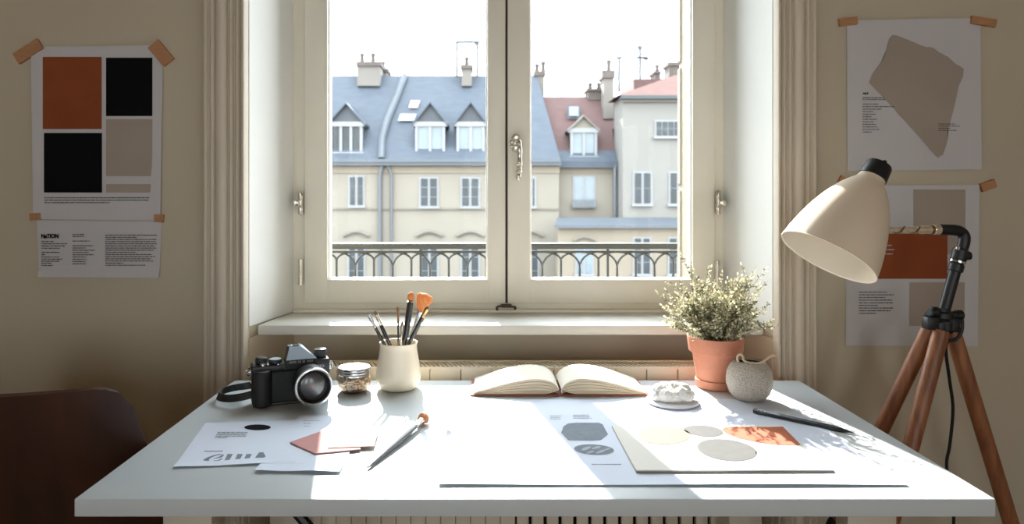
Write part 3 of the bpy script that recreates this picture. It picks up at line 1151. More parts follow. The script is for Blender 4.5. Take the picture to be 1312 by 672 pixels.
# tape pieces
TG = 'tape pieces holding the posters'
for px, py, w, h, ang, lab in (
        (37, 66, 37, 15, 33, 'tan tape at the top left corner of the colour block poster'),
        (207, 68.5, 31, 17, -50, 'tan tape at the top right corner of the colour block poster'),
        (46, 278, 13, 9, 4, 'small tan tape at the left seam of poster and print sheet'),
        (204.5, 280, 11, 10, -4, 'small tan tape at the right seam of poster and print sheet'),
        (1086, 28, 23, 10, 6, 'tan tape at the top left corner of the torn shape poster'),
        (1259, 28, 32, 10, -9, 'tan tape at the top right corner of the torn shape poster'),
        (1082, 234, 17, 11, -28, 'tan tape at the top left corner of the poster behind the lamp'),
        (1265, 238, 19, 11, 20, 'tan tape at the top right corner of the poster behind the lamp')):
    bm = NB()
    s = PY / F
    M = Matrix.Translation(wp(px, py, .003)) @ Matrix.Rotation(-math.radians(ang), 4, 'Y')
    n = 10
    W2, H2 = w * s / 2, h * s / 2
    outl = []
    for i in range(n + 1):
        outl.append((-W2 + 2 * W2 * i / n, -H2 + R.uniform(-.0004, .0004)))
    for i in range(n + 1):
        outl.append((W2 - 2 * W2 * i / n + (R.uniform(-.001, .001)), H2 + R.uniform(-.0004, .0004)))
    t = bmesh.new()
    a = [t.verts.new((x, -.0035, z)) for x, z in outl]
    b = [t.verts.new((x, .0062, z)) for x, z in outl]
    t.faces.new(a)
    t.faces.new(list(reversed(b)))
    for i in range(len(a)):
        j = (i + 1) % len(a)
        t.faces.new((a[j], a[i], b[i], b[j]))
    merge(bm, t, 0, M)
    tag(obj('tape', bm, M_tape, smooth=False), lab, 'tape', TG)

# ================================================================== PAPERS ON THE DESK
def flat_sheet(bm, c, z, lift=.0, th=.0005, mi=0, n=12):
    """sheet from world corners bl, br, tr, tl (front first); front edge lifted a little"""
    c = [Vector((p[0], p[1], 0)) for p in c]

    def fn(u, v, dz=0):
        q = c[0].lerp(c[1], u).lerp(c[3].lerp(c[2], u), v)
        e = max(0, 1 - v * n / 2.5)
        return Vector((q.x, q.y, z + dz + lift * e * e * (.75 + .25 * math.cos(u * 9))))
    gridf(bm, lambda u, v: fn(u, v, th), n, n * 2, mi)
    gridf(bm, lambda u, v: fn(u, v, 0), n, n * 2, mi)
    for u in (0, 1):
        pts = [fn(u, v / (2 * n), 0) for v in range(2 * n + 1)]
        for a, b in zip(pts, pts[1:]):
            face(bm, [a, b, b + Vector((0, 0, th)), a + Vector((0, 0, th))], mi)
    for v in (0, 1):
        pts = [fn(u / n, v, 0) for u in range(n + 1)]
        for a, b in zip(pts, pts[1:]):
            face(bm, [a, b, b + Vector((0, 0, th)), a + Vector((0, 0, th))], mi)


def ell(cx, cy, rx, ry, n=40, rot=0, wob=0, seed=0):
    r = random.Random(seed)
    ph = r.uniform(0, 6)
    out = []
    for i in range(n):
        a = 2 * PI * i / n
        k = 1 + wob * math.sin(2 * a + ph) + wob * .6 * math.sin(3 * a + ph * 2)
        x, y = rx * k * math.cos(a), ry * k * math.sin(a)
        out.append((cx + x * math.cos(rot) - y * math.sin(rot), cy + x * math.sin(rot) + y * math.cos(rot)))
    return out


def up(p, dz):
    return p + Vector((0, 0, dz))


Z1 = DT + .0005
# sheet with stencil lettering
s1 = thing('paper_sheet', 'white printed sheet with a dark oval and stencil lettering, left on the desk', 'paper', D(300, 570), 'loose printed sheets')
bm = NB()
c = [D(222, 601), None, D(385, 539), D(263, 543)]
c[1] = c[0] + (c[2] - c[3])
flat_sheet(bm, c, Z1, .003)
zt1 = Z1 + .0009
ds = lambda x, y: D(x, y, zt1)
poly(bm, [ds(x, y) for x, y in ell(330, 548, 17, 3.7)], 1)
words(bm, lambda x, y: ds(x - (y - 554) * .5, y), 279, 554, 318, 5, 1.75, .7, 2, [.98, 1, .98, 1, .4], 17)
words(bm, ds, 262, 578, 286, 1, 2, .7, 2, [1], 18)
# lettering: a crescent e, three slanted bars and an open peak
outer = [(286, 582.6), (281, 582.2), (274, 583.6), (266, 586.3), (260.5, 589.4), (261.5, 591.8), (266, 593), (273, 593.2), (280, 592.2)]
inner = [(281, 591.2), (274, 592), (268.5, 591.4), (267.5, 589.4), (271, 586.6), (277, 584.2), (282, 583.3)]
poly(bm, [ds(x, y) for x, y in outer + inner], 3)
poly(bm, [ds(x, y) for x, y in [(286, 582.6), (286.8, 584.5), (283, 586.8), (277, 588), (272, 588.3), (277, 586.9), (281, 585.6), (283.5, 584)]], 3)
poly(bm, [ds(x, y) for x, y in [(279, 590.2), (284, 587.6), (285.5, 587), (284, 589.2), (280, 591.4), (272, 591.2), (275, 590.3)]], 3)
for x in (286.7, 299.5, 311):
    poly(bm, [ds(x, 592), ds(x + 6.3, 592), ds(x + 11.8, 582.2), ds(x + 4.8, 582.2)], 3)
poly(bm, [ds(324, 590.6), ds(328.8, 590.6), ds(333.5, 585.6), ds(335.2, 587.8), ds(337.3, 588), ds(340.3, 585.2), ds(337.5, 580), ds(332, 580)], 3)
obj('sheet', bm, [M_white_paper, M_ink, M_text, M_slate], s1, recalc=False, smooth=False)
# second sheet, overlapping
s2 = thing('paper_sheet', 'white sheet with faint print beside the camera, overlapping the stencil lettered sheet', 'paper', D(410, 570), 'loose printed sheets')
Z2 = Z1 + .0016
bm = NB()
c = [D(326, 605, DT + .002), None, None, D(384, 533, DT + .002)]
c[1] = c[0] + Vector((.142, -.004, 0))
c[2] = c[3] + Vector((.142, -.004, 0))
flat_sheet(bm, c, Z2, .003)
ds2 = lambda x, y: D(x, y, Z2 + .0009)
words(bm, ds2, 389, 539, 409, 3, 3.6, .8, 1, [1, .5, .4], 19)
words(bm, ds2, 350, 592, 402, 4, 1.9, .6, 2, [.6, .8, 1, .95], 20)
obj('sheet', bm, [M_white_paper, M_faint, mat('lilac print', (196, 202, 218), .9, var=.02)], s2, recalc=False, smooth=False)
# pink envelope and card
Z3 = Z2 + .0014
bm = NB()
prism(bm, [D(x, y, Z3)[:2] for x, y in [(371.5, 568), (404, 582.5), (462, 577), (456, 553), (419, 551.5)]], Z3, Z3 + .0018)
a, b, c_ = (D(x, y, Z3 + .0022) for x, y in [(371.5, 568), (404, 582.5), (430, 564)])
tag(obj('envelope', bm, M_pink, smooth=False), 'dusty pink envelope lying under the pale pink card', 'envelope')
bm = NB()
prism(bm, [D(x, y, Z3 + .002)[:2] for x, y in [(420.5, 575), (479, 572.5), (485, 553), (416.5, 553)]], Z3 + .002, Z3 + .0034)
tag(obj('card', bm, M_palepink, smooth=False), 'pale pink card lying on the pink envelope', 'card')

# large sheet
s3 = thing('drawing_sheet', 'very large white sheet with faint blob drawings across the desk middle', 'paper', (.29, 1.38, DT))
bm = NB()
ZS = DT + .0005
cl = [(-.0785, 1.140), (.666, 1.140), (.666, 1.618), (-.080, 1.618)]
flat_sheet(bm, cl, ZS, .0035, n=20)
dz = lambda x, y: D(x, y, ZS + .0009)
hexa = [(719, 555), (722, 546.5), (728, 543), (738, 542), (767, 542), (772, 544), (779, 557), (775, 560), (770, 564), (758, 565), (728, 564.6)]
poly(bm, [dz(x, y) for x, y in hexa], 1)
poly(bm, [dz(x, y) for x, y in ell(761, 576.5, 25, 6.8, rot=.05, wob=.02, seed=4)], 1)
for cx_, cy_, a_, b_ in ((751, 575, 7, 1.6), (764, 574, 6, 1.3), (770, 579, 6, 1.6), (756, 580, 5, 1.1), (778, 576, 4, 1.2)):
    poly(bm, [D(x, y, ZS + .0013) for x, y in ell(cx_, cy_, a_, b_, 18, rot=-.3, wob=.12, seed=int(cx_))], 3)
poly(bm, [dz(x, y) for x, y in ell(704, 586, 29, 6, wob=.05, seed=9)], 2)
words(bm, dz, 705, 533, 719, 3, 2, .5, 4, [1, .9, .95], 21)
words(bm, dz, 734, 532, 758, 3, 2, .5, 4, [.85, .9, 1], 22)
words(bm, dz, 676, 601, 726, 1, 2, .6, 2, [.6], 23)
words(bm, dz, 758, 595, 797, 1, 2, .8, 4, [1], 24)
words(bm, dz, 948, 612, 975, 2, 2, .6, 2, [1, .7], 25)
words(bm, dz, 1018, 610, 1078, 3, 2, .6, 2, [.7, 1, .9], 26)
obj('sheet', bm, [M_white_paper, M_slate, M_faint, mat('pale slate print', (160, 168, 178), .85, var=.05), M_text], s3, recalc=False, smooth=False)

# ivory sketch pad
s4 = thing('sketch_pad', 'ivory sketch pad with peach, grey and orange ovals on the large sheet', 'sketch pad', (.41, 1.32, DT))
ZP = ZS + .0012
TH = .0034
bl, br_, tl = D(815, 606.5, ZP), D(1070, 605.5, ZP), D(784, 548, ZP)
tr = br_ + (tl - bl)
bm = NB()
prism(bm, [bl[:2], br_[:2], tr[:2], tl[:2]], ZP, ZP + .0010)
obj('backing_board', bm, mat('pad backing board', (176, 166, 158), .85, var=.03), s4, smooth=False)
bm = NB()
flat_sheet(bm, [bl + Vector((.001, .001, 0)), br_ + Vector((-.001, .001, 0)), tr, tl], ZP + .0012, .0012, th=TH - .0012)
zq = ZP + TH + .0006
dq = lambda x, y: D(x, y, zq)
poly(bm, [dq(x, y) for x, y in ell(851, 558, 33, 12, wob=.02, seed=1)], 1)
poly(bm, [dq(x, y) for x, y in ell(901.5, 552.5, 25.5, 7, rot=.08, wob=.015, seed=2)], 2)
poly(bm, [dq(x, y) for x, y in ell(931.5, 577, 38, 13.8, rot=.12, wob=.015, seed=3)], 2)
poly(bm, [dq(x, y) for x, y in [(924.5, 551), (928, 548.5), (940, 547), (965, 547), (985, 547.5), (1003, 547), (1009, 553), (1018, 562), (1026, 570.5), (1010, 570.6), (990, 570), (968, 566.5), (947, 562), (932, 556.5)]], 3)
poly(bm, [dq(x, y) for x, y in ell(1003, 584, 36, 7.5, rot=.1, wob=.02, seed=6)], 4)
obj('pages', bm, [M_padpaper, M_peach, M_grey, M_orange, mat('cream print', (166, 162, 152), .85, var=.01)], s4, recalc=False, smooth=False)

# ================================================================== CAMERA
th = math.radians(22)
MC = Matrix.Translation((-.440, 1.604, DT)) @ Matrix.Rotation(th, 4, 'Z')
cam = thing('photo_camera', 'black mirrorless camera with a big silver rimmed lens on the desk', 'camera', (-.447, 1.632, DT))
W2, T2, HB = .083, .020, .090
bm = NB()
bx(bm, -W2, W2, -T2, T2, .0015, HB - .014, .008, 0, MC, 3)
obj('body', bm, M_leather, cam)
bm = NB()
bx(bm, -W2 - .001, W2 + .001, -T2 - .001, T2 + .001, HB - .016, HB, .004, 0, MC, 3)
bx(bm, .034, W2 + .0005, -T2 - .0025, T2, HB - .030, HB + .004, .004, 0, MC, 3)
bx(bm, -W2 + .002, W2 - .002, -T2 - .0008, T2, 0, .006, .002, 0, MC, 2)
tp = obj('top_plate', bm, M_black, cam)
# hand grip
bm = NB()
t = bmesh.new()
prof = [(-.078, 0), (-.080, .010), (-.076, .019), (-.068, .0235), (-.058, .023), (-.050, .018), (-.044, .009), (-.040, 0)]
prism(t, [(x, -T2 - y + .002) for x, y in prof], .003, HB - .010, bev=.003)
merge(bm, t, 0, MC)
obj('grip', bm, M_leather, cam, ang=50)
# viewfinder hump
bm = NB()
PXc = .018


def hump(bm):
    zb, zt = HB - .012, HB + .033
    b = [(-.033, -T2 - .006), (.037, -T2 - .006), (.036, T2 - .004), (-.033, T2 - .004)]
    md = [(-.030, -T2 - .007), (.036, -T2 - .007), (.033, T2 - .004), (-.030, T2 - .004)]
    tt = [(-.021, -.008), (.004, -.008), (.008, .016), (-.023, .016)]
    V0 = [bm.verts.new(MC @ Vector((PXc + x, y, zb))) for x, y in b]
    V1 = [bm.verts.new(MC @ Vector((PXc + x, y, HB + .008))) for x, y in md]
    V2 = [bm.verts.new(MC @ Vector((PXc + x, y, zt))) for x, y in tt]
    for A, B, mi in ((V0, V1, 0), (V1, V2, 1)):
        for i in range(4):
            j = (i + 1) % 4
            f = bm.faces.new((A[i], A[j], B[j], B[i]))
            f.material_index = (1 if (mi == 1 and i in (0, 1)) else 0)
    f = bm.faces.new(V2)
    f.material_index = 1
    bm.faces.new(list(reversed(V0)))


hump(bm)
hp = obj('viewfinder_hump', bm, [M_black, M_prism], cam, smooth=False)
bm = NB()
bx(bm, PXc - .016, PXc + .000, -.005, .012, HB + .0325, HB + .0345, .0006, 0, MC)
bx(bm, PXc - .018, PXc - .014, -.005, .012, HB + .034, HB + .037, .0006, 1, MC)
bx(bm, PXc - .001, PXc + .003, -.005, .012, HB + .034, HB + .037, .0006, 1, MC)
obj('hot_shoe', bm, [M_black, M_silver], hp)
# lettering strokes on the front of the hump, mark on the right panel
bm = NB()
rr = random.Random(3)
xx = PXc - .024
while xx < PXc + .026:
    w = rr.uniform(.0022, .0034)
    y = -T2 - .0076
    if rr.random() < .85:
        bx(bm, xx, xx + w * .3, y, y + .001, HB + .0005, HB + .0055, 0, 0, MC)
        bx(bm, xx + w * .55, xx + w * .85, y, y + .001, HB + .0005, HB + .0055, 0, 0, MC)
        q = rr.choice((.0005, .0024, .0045))
        bx(bm, xx, xx + w * .85, y, y + .001, HB + q, HB + q + .0011, 0, 0, MC)
    xx += w + .0006
obj('lettering', bm, mat('silver lettering', (150, 146, 138), .4, .6, var=.1), hp, smooth=False)
bm = NB()
y = -T2 - .0034
for (x0, z0, x1, z1) in ((.058, .0, .0592, .006), (.058, -.001, .0625, .0002), (.0615, 0, .0627, .005), (.0655, -.001, .0667, .0065), (.0635, -.001, .0667, .0002), (.0635, .0025, .0667, .0036), (.069, -.001, .0702, .004)):
    bx(bm, x0, x1, y, y + .0012, HB - .013 + z0, HB - .013 + z1, 0, 0, MC)
obj('emblem', bm, mat('pale emblem print', (206, 206, 204), .5, var=.05), tp, smooth=False)


def dial(x, y, r, h, m_side, m_top, z0=HB, knurl=True):
    bm = NB()
    Mx = MC @ Matrix.Translation((x, y, z0 - .001))
    n = 36
    prof = [(0, 0), (r * .9, 0), (r, h * .25), (r, h * .85), (r * .93, h)]
    lathe(bm, prof, Mx, n, 0)
    lathe(bm, [(r * .93, h), (r * .8, h * 1.06), (0, h * 1.06)], Mx, n, 1)
    if knurl:
        for k in range(24):
            a = 2 * PI * k / 24
            bx(bm, -.0006, .0006, -.0006, .0006, h * .3, h * .8, 0, 0, Mx @ Matrix.Translation((r * math.cos(a), r * math.sin(a), 0)))
    return obj('dial', bm, [m_side, m_top], cam)


dial(-.062, .002, .0125, .014, M_black, M_black)
dial(-.033, -.004, .0140, .010, M_black, M_prism)
dial(.066, .002, .0140, .020, M_black, M_silver, HB + .003)
bm = NB()
for x, y, r, h in ((-.060, -.019, .0055, .006), (-.049, -.016, .003, .004), (-.028, -.020, .003, .003)):
    lathe(bm, [(0, 0), (r, 0), (r, h * .7), (r * .8, h), (0, h)], MC @ Matrix.Translation((x, y, HB - .001)), 20)
obj('shutter_button', bm, M_silver, cam)
# lens, axis along local -y
LX, LZ = .037, .0525
ML = MC @ Matrix.Translation((LX, -T2, LZ)) @ Matrix.Rotation(PI / 2, 4, 'X')
bm = NB()
lathe(bm, [(.031, -.004), (.033, 0), (.0335, .008), (.0345, .010), (.0355, .022), (.0365, .024), (.0385, .040), (.0385, .050), (.0370, .0515), (.0370, .0535), (.0395, .055), (.0398, .070)], ML, 64, 0)
for k in range(48):
    a = 2 * PI * k / 48
    bx(bm, -.0012, .0012, -.0006, .0008, .027, .048, 0, 0, ML @ Matrix.Rotation(a, 4, 'Z') @ Matrix.Translation((0, .0380, 0)))
ln = obj('lens', bm, M_black, cam, ang=30)
bm = NB()
lathe(bm, [(.0398, .070), (.0404, .072), (.0404, .077), (.0392, .079), (.0365, .0795), (.0348, .078), (.0342, .074)], ML, 64)
lathe(bm, [(.0371, .0512), (.0376, .0520), (.0376, .0532), (.0371, .0538)], ML, 64)
obj('rim', bm, M_silver, ln)
bm = NB()
lathe(bm, [(.0343, .0770), (.0325, .0725), (.0318, .068), (.030, .066), (.0285, .0655)], ML, 64)
lathe(bm, [(.0285, .0656), (.0275, .0672), (.0265, .0656)], ML, 64)
obj('inner_ring', bm, M_black, ln)
bm = NB()
lathe(bm, [(.0285, .0655), (.022, .0685), (.012, .0708), (0, .0716)], ML, 48)
obj('glass', bm, M_lensglass, ln)
# lugs
for sx in (-1, 1):
    bm = NB()
    Mx = MC @ Matrix.Translation((sx * (W2 + .002), 0, HB - .016))
    ring = [(sx * .004 + .007 * math.cos(2 * PI * i / 16) * .6, .002 * math.cos(2 * PI * i / 16), .008 * math.sin(2 * PI * i / 16)) for i in range(17)]
    tube(bm, [Mx @ Vector(p) for p in ring], .0014, 8, caps=False)
    lathe(bm, [(0, -.003), (.004, -.003), (.0045, 0), (.003, .004), (0, .004)], Mx @ Matrix.Rotation(sx * PI / 2, 4, 'Y'), 14)
    obj('strap_lug', bm, M_silver, cam)
# wrist strap: ribbon loop resting on the desk
lug = MC @ Vector((-W2 - .006, 0, .050))
p0 = P(325, 495, 1.618)
path = [lug + Vector((.004, .004, -.006)), P(312, 495.5, 1.635), P(297, 498, 1.645), P(284, 502.5, 1.635), P(279.3, 507, 1.605), P(284, 510, 1.577), P(295, 511, 1.563), P(310, 509, 1.558), P(322, 506, 1.562), P(331, 504, 1.58)]
path = spline(path, 8)
bm = NB()
hw_, tk = .0082, .0011
prev = None
for i, p in enumerate(path):
    a = path[max(0, i - 1)]
    b = path[min(len(path) - 1, i + 1)]
    t = (b - a)
    t.z = 0
    t.normalize()
    s = Vector((-t.y, t.x, 0))
    tilt = .35
    upv = (Vector((0, 0, 1)) * math.cos(tilt) + s * math.sin(tilt)).normalized()
    side = t.cross(upv).normalized()
    zc = max(p.z, DT + hw_ * math.cos(tilt) + .001)
    o = Vector((p.x, p.y, zc))
    ring = [bm.verts.new(o + upv * (sx * hw_) + side * (sy * tk)) for sx, sy in ((-1, -1), (1, -1), (1, 1), (-1, 1))]
    if prev:
        for k in range(4):
            bm.faces.new((prev[k], prev[(k + 1) % 4], ring[(k + 1) % 4], ring[k]))
    else:
        bm.faces.new(ring)
    prev = ring
bm.faces.new(list(reversed(prev)))
obj('strap', bm, mat('black webbing strap', (18, 18, 19), .6, var=.15, vscale=200), cam)

# ================================================================== SILVER JAR
JX, JY = -.3135, 1.690
jar = thing('glass_jar', 'small mottled silver and gold jar with bright metal lid between camera and vase', 'jar', (JX, JY, DT))
MJ = Matrix.Translation((JX, JY, DT))
bm = NB()
lathe(bm, [(0, .0004), (.022, .0004), (.030, .0025), (.0355, .008), (.0385, .016), (.0392, .024), (.0380, .031), (.0355, .0355), (.034, .037), (.034, .040), (0, .040)], MJ, 56)
obj('body', bm, M_mercury, jar)
bm = NB()
lathe(bm, [(.0355, .0385), (.0368, .039), (.0372, .0425), (.0362, .044), (.0374, .0455), (.0374, .049), (.0364, .0505), (.0374, .052), (.0372, .0555), (.0360, .0572), (.0345, .0572), (.033, .0562), (0, .0562)], MJ, 56)
obj('lid', bm, M_silver, jar)

# ================================================================== CREAM VASE + BRUSHES
VXc, VYc = -.2125, 1.712
MV = Matrix.Translation((VXc, VYc, DT))
bm = NB()
lathe(bm, [(0, .0004), (.036, .0004), (.043, .0035), (.0495, .012), (.0528, .024), (.0530, .034), (.0512, .050), (.0480, .068), (.0452, .085), (.0436, .098), (.0440, .105), (.0452, .109), (.0448, .1105), (.0430, .1100), (.0412, .104), (.041, .096), (.044, .07), (.048, .045), (.046, .015), (.030, .006), (0, .006)], MV, 64)
tag(obj('vase', bm, M_ceramic, None, ang=50), 'cream ceramic vase holding the upright brushes', 'vase')
BG = 'brushes standing in the cream vase'


def brush(label, tip, rest, d_tip, d_rest, hr, ferr, fm, hm, head, parts=None, hend=None):
    """tip and rim crossing in pixels; handle runs on down into the vase"""
    a = P(tip[0], tip[1], d_tip)
    b = P(rest[0], rest[1], d_rest)
    ob = Vector((b.x - VXc, b.y - VYc, 0))
    if ob.length > .0385 - hr:
        ob *= (.0385 - hr) / ob.length
        b = Vector((VXc + ob.x, VYc + ob.y, b.z))
    ax = (a - b).normalized()
    # foot of the handle near the vase floor
    low = b - ax * ((b.z - (DT + .012)) / max(.25, ax.z))
    # stay inside the vase
    off = Vector((low.x - VXc, low.y - VYc, 0))
    if off.length > .034:
        off *= .034 / off.length
        low = Vector((VXc + off.x, VYc + off.y, low.z))
    L = (a - low).length
    ax = (a - low).normalized()
    return a, low, ax, L


def make_brush(label, tip, rest, dt, dr, hr, hl, fl, fm, hm, headm, head, fr=None):
    a, low, ax, L = brush(label, tip, rest, dt, dr, hr, fl, fm, hm, head)
    fr = fr or hr * .9
    t = thing('makeup_brush', label, 'brush', low, BG)
    M = frame_mat(low, ax)
    Lh = L - hl - fl
    bm = NB()
    lathe(bm, [(0, 0), (hr * .45, .001), (hr * .6, Lh * .3), (hr, Lh * .8), (hr * .95, Lh), (0, Lh)], M, 20)
    obj('handle', bm, hm, t)
    if fl > 0:
        bm = NB()
        lathe(bm, [(hr * .9, Lh - .001), (hr * 1.04, Lh), (hr * 1.04, Lh + fl * .15), (hr * .95, Lh + fl * .2), (fr, Lh + fl * .75), (fr * 1.05, Lh + fl * .8), (fr, Lh + fl), (fr * .6, Lh + fl)], M, 20)
        obj('ferrule', bm, fm, t)
    if head:
        bm = NB()
        z0 = L - hl - .002
        lathe(bm, [(0, z0)] + [(r, z0 + hl * z) for r, z in head[0]] + [(0, z0 + hl + .002)], M @ Matrix.Scale(head[1], 4, (0, 1, 0)), 24)
        obj('bristles', bm, headm, t)
    return t


dome = lambda r: ([(r * .75, .02), (r * .98, .25), (r, .55), (r * .86, .8), (r * .55, .95)], 1)
# leaning left
make_brush('grey metal brush tube leaning furthest left in the cream vase', (472.5, 404), (492, 441), 1.712, 1.710, .0040, .0, .034, M_silver, M_handle, M_tan, None, .0042)
make_brush('small brown tipped brush leaning left in the cream vase', (479.8, 398), (499, 441), 1.716, 1.720, .0050, .012, .026, M_metal, M_handle, M_tan, ([(.0035, .05), (.0042, .4), (.0036, .75), (.002, .95)], 1), .0046)
make_brush('thin dark brush standing upright in the middle of the vase', (509.8, 392.5), (510.5, 441), 1.690, 1.690, .0024, .012, .022, M_tan, M_handle, M_tan, ([(.0028, .05), (.0034, .4), (.003, .75), (.0015, .95)], 1), .0026)
make_brush('short silver brush behind the thin upright brush', (515.5, 412), (514.5, 441), 1.712, 1.712, .0038, .008, .030, M_metal, M_silver, M_tan, ([(.003, .05), (.0036, .5), (.002, .95)], 1), .0042)
make_brush('thick black brush with rounded orange tip, tallest in the vase', (527.6, 374), (518.5, 441), 1.706, 1.706, .0078, .020, .004, M_gold, M_handle, M_bristle, ([(.0058, .02), (.0082, .25), (.0086, .55), (.0072, .82), (.0045, .95)], .85), .0062)
make_brush('wide fan brush of orange bristles on a pale handle', (546.5, 376), (524, 441), 1.722, 1.722, .0055, .046, .016, M_silver, M_pale_handle, M_bristle, ([(.007, .02), (.0125, .3), (.018, .6), (.0205, .82), (.0165, .95), (.009, .99)], .45), .007)
make_brush('black brush with brass ferrule in front of the fan brush', (548.5, 393), (531, 441), 1.684, 1.684, .0055, .006, .022, M_gold, M_handle, M_tan, ([(.0042, .05), (.0046, .5), (.003, .95)], 1), .0050)

# loose brush on the desk
hA = D(543, 536, DT + .012)
hB = D(471, 599.5, DT + .004)
lb = thing('makeup_brush', 'long graphite brush with orange tip lying on the sunlit desk', 'brush', hB)
ax = (hA - hB).normalized()
L = (hA - hB).length
M = frame_mat(hB, ax, (1, 0, 0)) @ Matrix.Scale(.8, 4, (0, 1, 0))
bm = NB()
lathe(bm, [(0, 0), (.0022, .001), (.0032, .01), (.0058, L * .3), (.0078, L * .6), (.0080, L * .72), (.0066, L * .80), (0, L * .80)], M, 24)
obj('handle', bm, M_grey_handle, lb)
bm = NB()
lathe(bm, [(.0064, L * .795), (.0071, L * .80), (.0066, L * .83), (.0062, L * .93), (.0070, L * .945), (.005, L * .95)], M, 24)
obj('ferrule', bm, M_silver, lb)
bm = NB()
lathe(bm, [(0, L * .945), (.0062, L * .945), (.0098, L * .965), (.0112, L * .99), (.0100, L * 1.015), (.0062, L * 1.03), (0, L * 1.034)], frame_mat(hB, ax, (1, 0, 0)), 24)
obj('bristles', bm, M_bristle, lb)

# ================================================================== OPEN BOOK
bk = thing('book', 'open hardback book with blank pages and dusty red cover', 'book', (.166, 1.71, DT))
YF, YK = 1.648, 1.775
XS = .166


def bend(u, side):
    """page block top height over u (0 spine .. 1 fore edge)"""
    return .0045 + .030 * (math.sin(PI * min(1, u * 1.0) ** .62) ** .9) * (1 - .25 * u) * (1 if side < 0 else 1.03) + .004 * (1 - u)


for side, XE in ((-1, -.034), (1, .364)):
    bm = NB()
    w = XE - XS
    # cover board
    n = 1
    bx(bm, min(XS + side * .006, XE + side * .006), max(XS + side * .006, XE + side * .006), YF - .004, YK + .004, DT + .0004, DT + .0034, .0008)
    obj('cover', bm, M_cover, bk)
    bm = NB()
    N_ = 28
    gy = 6
    top, bot = [], []
    for i in range(N_ + 1):
        u = i / N_
        x = XS + w * (.012 + u * .978)
        h = DT + .0036 + bend(u, side)
        hb = DT + .0036 + .0005 + .010 * max(0, 1 - u * 5) ** 2
        h = max(h, hb + .0008)
        row, rowb = [], []
        for j in range(gy + 1):
            v = j / gy
            y = YF + (YK - YF) * v
            row.append(bm.verts.new((x, y, h + .004 * v * math.sin(PI * u))))
            rowb.append(bm.verts.new((x, y, hb)))
        top.append(row)
        bot.append(rowb)
    for i in range(N_):
        for j in range(gy):
            f = bm.faces.new((top[i][j], top[i + 1][j], top[i + 1][j + 1], top[i][j + 1]))
            f.material_index = 0
            f = bm.faces.new((bot[i][j], bot[i][j + 1], bot[i + 1][j + 1], bot[i + 1][j]))
            f.material_index = 1
        for j in (0, gy):
            f = bm.faces.new((top[i][j], top[i + 1][j], bot[i + 1][j], bot[i][j]))
            f.material_index = 1
    for j in range(gy):
        for i in (0, N_):
            f = bm.faces.new((top[i][j], top[i][j + 1], bot[i][j + 1], bot[i][j]))
            f.material_index = 1
    obj('page_block', bm, [M_page, M_pageedge], bk, ang=50)
    # loose leaves fanning between block and board along the front edge
    bm = NB()
    for lv, kf in ((.82, .93), (.62, .97), (.42, .985), (.22, .99)):
        def lf(u, v, lv=lv, kf=kf):
            x = XS + w * (.014 + u * .976 * kf)
            h = DT + .0036 + bend(u, side) * lv + .0006
            return Vector((x, YF - .0018 + v * .012, h))
        gridf(bm, lf, 24, 1, 0)
        gridf(bm, lambda u, v: lf(u, v) + Vector((0, 0, -.0007)), 24, 1, 0)
    obj('loose_leaf', bm, M_page, bk, recalc=False)
bm = NB()
bx(bm, XS - .008, XS + .008, YF - .004, YK + .004, DT + .0004, DT + .003, .0006)
obj('spine', bm, M_cover, bk)

# ================================================================== PLANT
PX_, PY_ = .5465, 1.7265
pot = thing('potted_plant', 'small leaved grey green shrub in a terracotta pot on the desk', 'plant', (PX_, PY_, DT))
MP = Matrix.Translation((PX_, PY_, DT))
bm = NB()
lathe(bm, [(0, .006), (.0415, .006), (.0425, .010), (.0500, .055), (.0545, .082), (.0552, .0835), (.0585, .0838), (.0600, .086), (.0600, .0868), (.0625, .087), (.0665, .1185), (.0662, .122), (.0645, .1228), (.0625, .121), (.0600, .108), (.058, .105)], MP, 64)
obj('pot', bm, M_terra, pot, ang=40)
bm = NB()
lathe(bm, [(0, .0003), (.043, .0003), (.0455, .002), (.0482, .017), (.0478, .020), (.0455, .021), (.0438, .018), (.0420, .0055), (0, .0055)], MP, 64)
obj('saucer', bm, M_terra, pot, ang=40)
bm = NB()
lathe(bm, [(.0605, .108), (.045, .111), (.02, .114), (0, .115)], MP, 32)
obj('soil', bm, M_soil, pot)
rp = random.Random(21)
stem_bm, fol = NB(), NB()
base0 = Vector((PX_, PY_, DT + .108))


def leaf(bm, p, dirv, size, mi):
    d_ = dirv.normalized()
    s = d_.cross(Vector((rp.uniform(-1, 1), rp.uniform(-1, 1), rp.uniform(-1, 1)))).normalized()
    nrm = d_.cross(s)
    w = size * .29
    a = p
    b = p + d_ * size * .5 + s * w + nrm * size * .08
    c = p + d_ * size
    e = p + d_ * size * .5 - s * w + nrm * size * .08
    va, vb, vc, ve = (bm.verts.new(q) for q in (a, b, c, e))
    f1 = bm.faces.new((va, vb, vc))
    f2 = bm.faces.new((va, vc, ve))
    f1.material_index = f2.material_index = mi


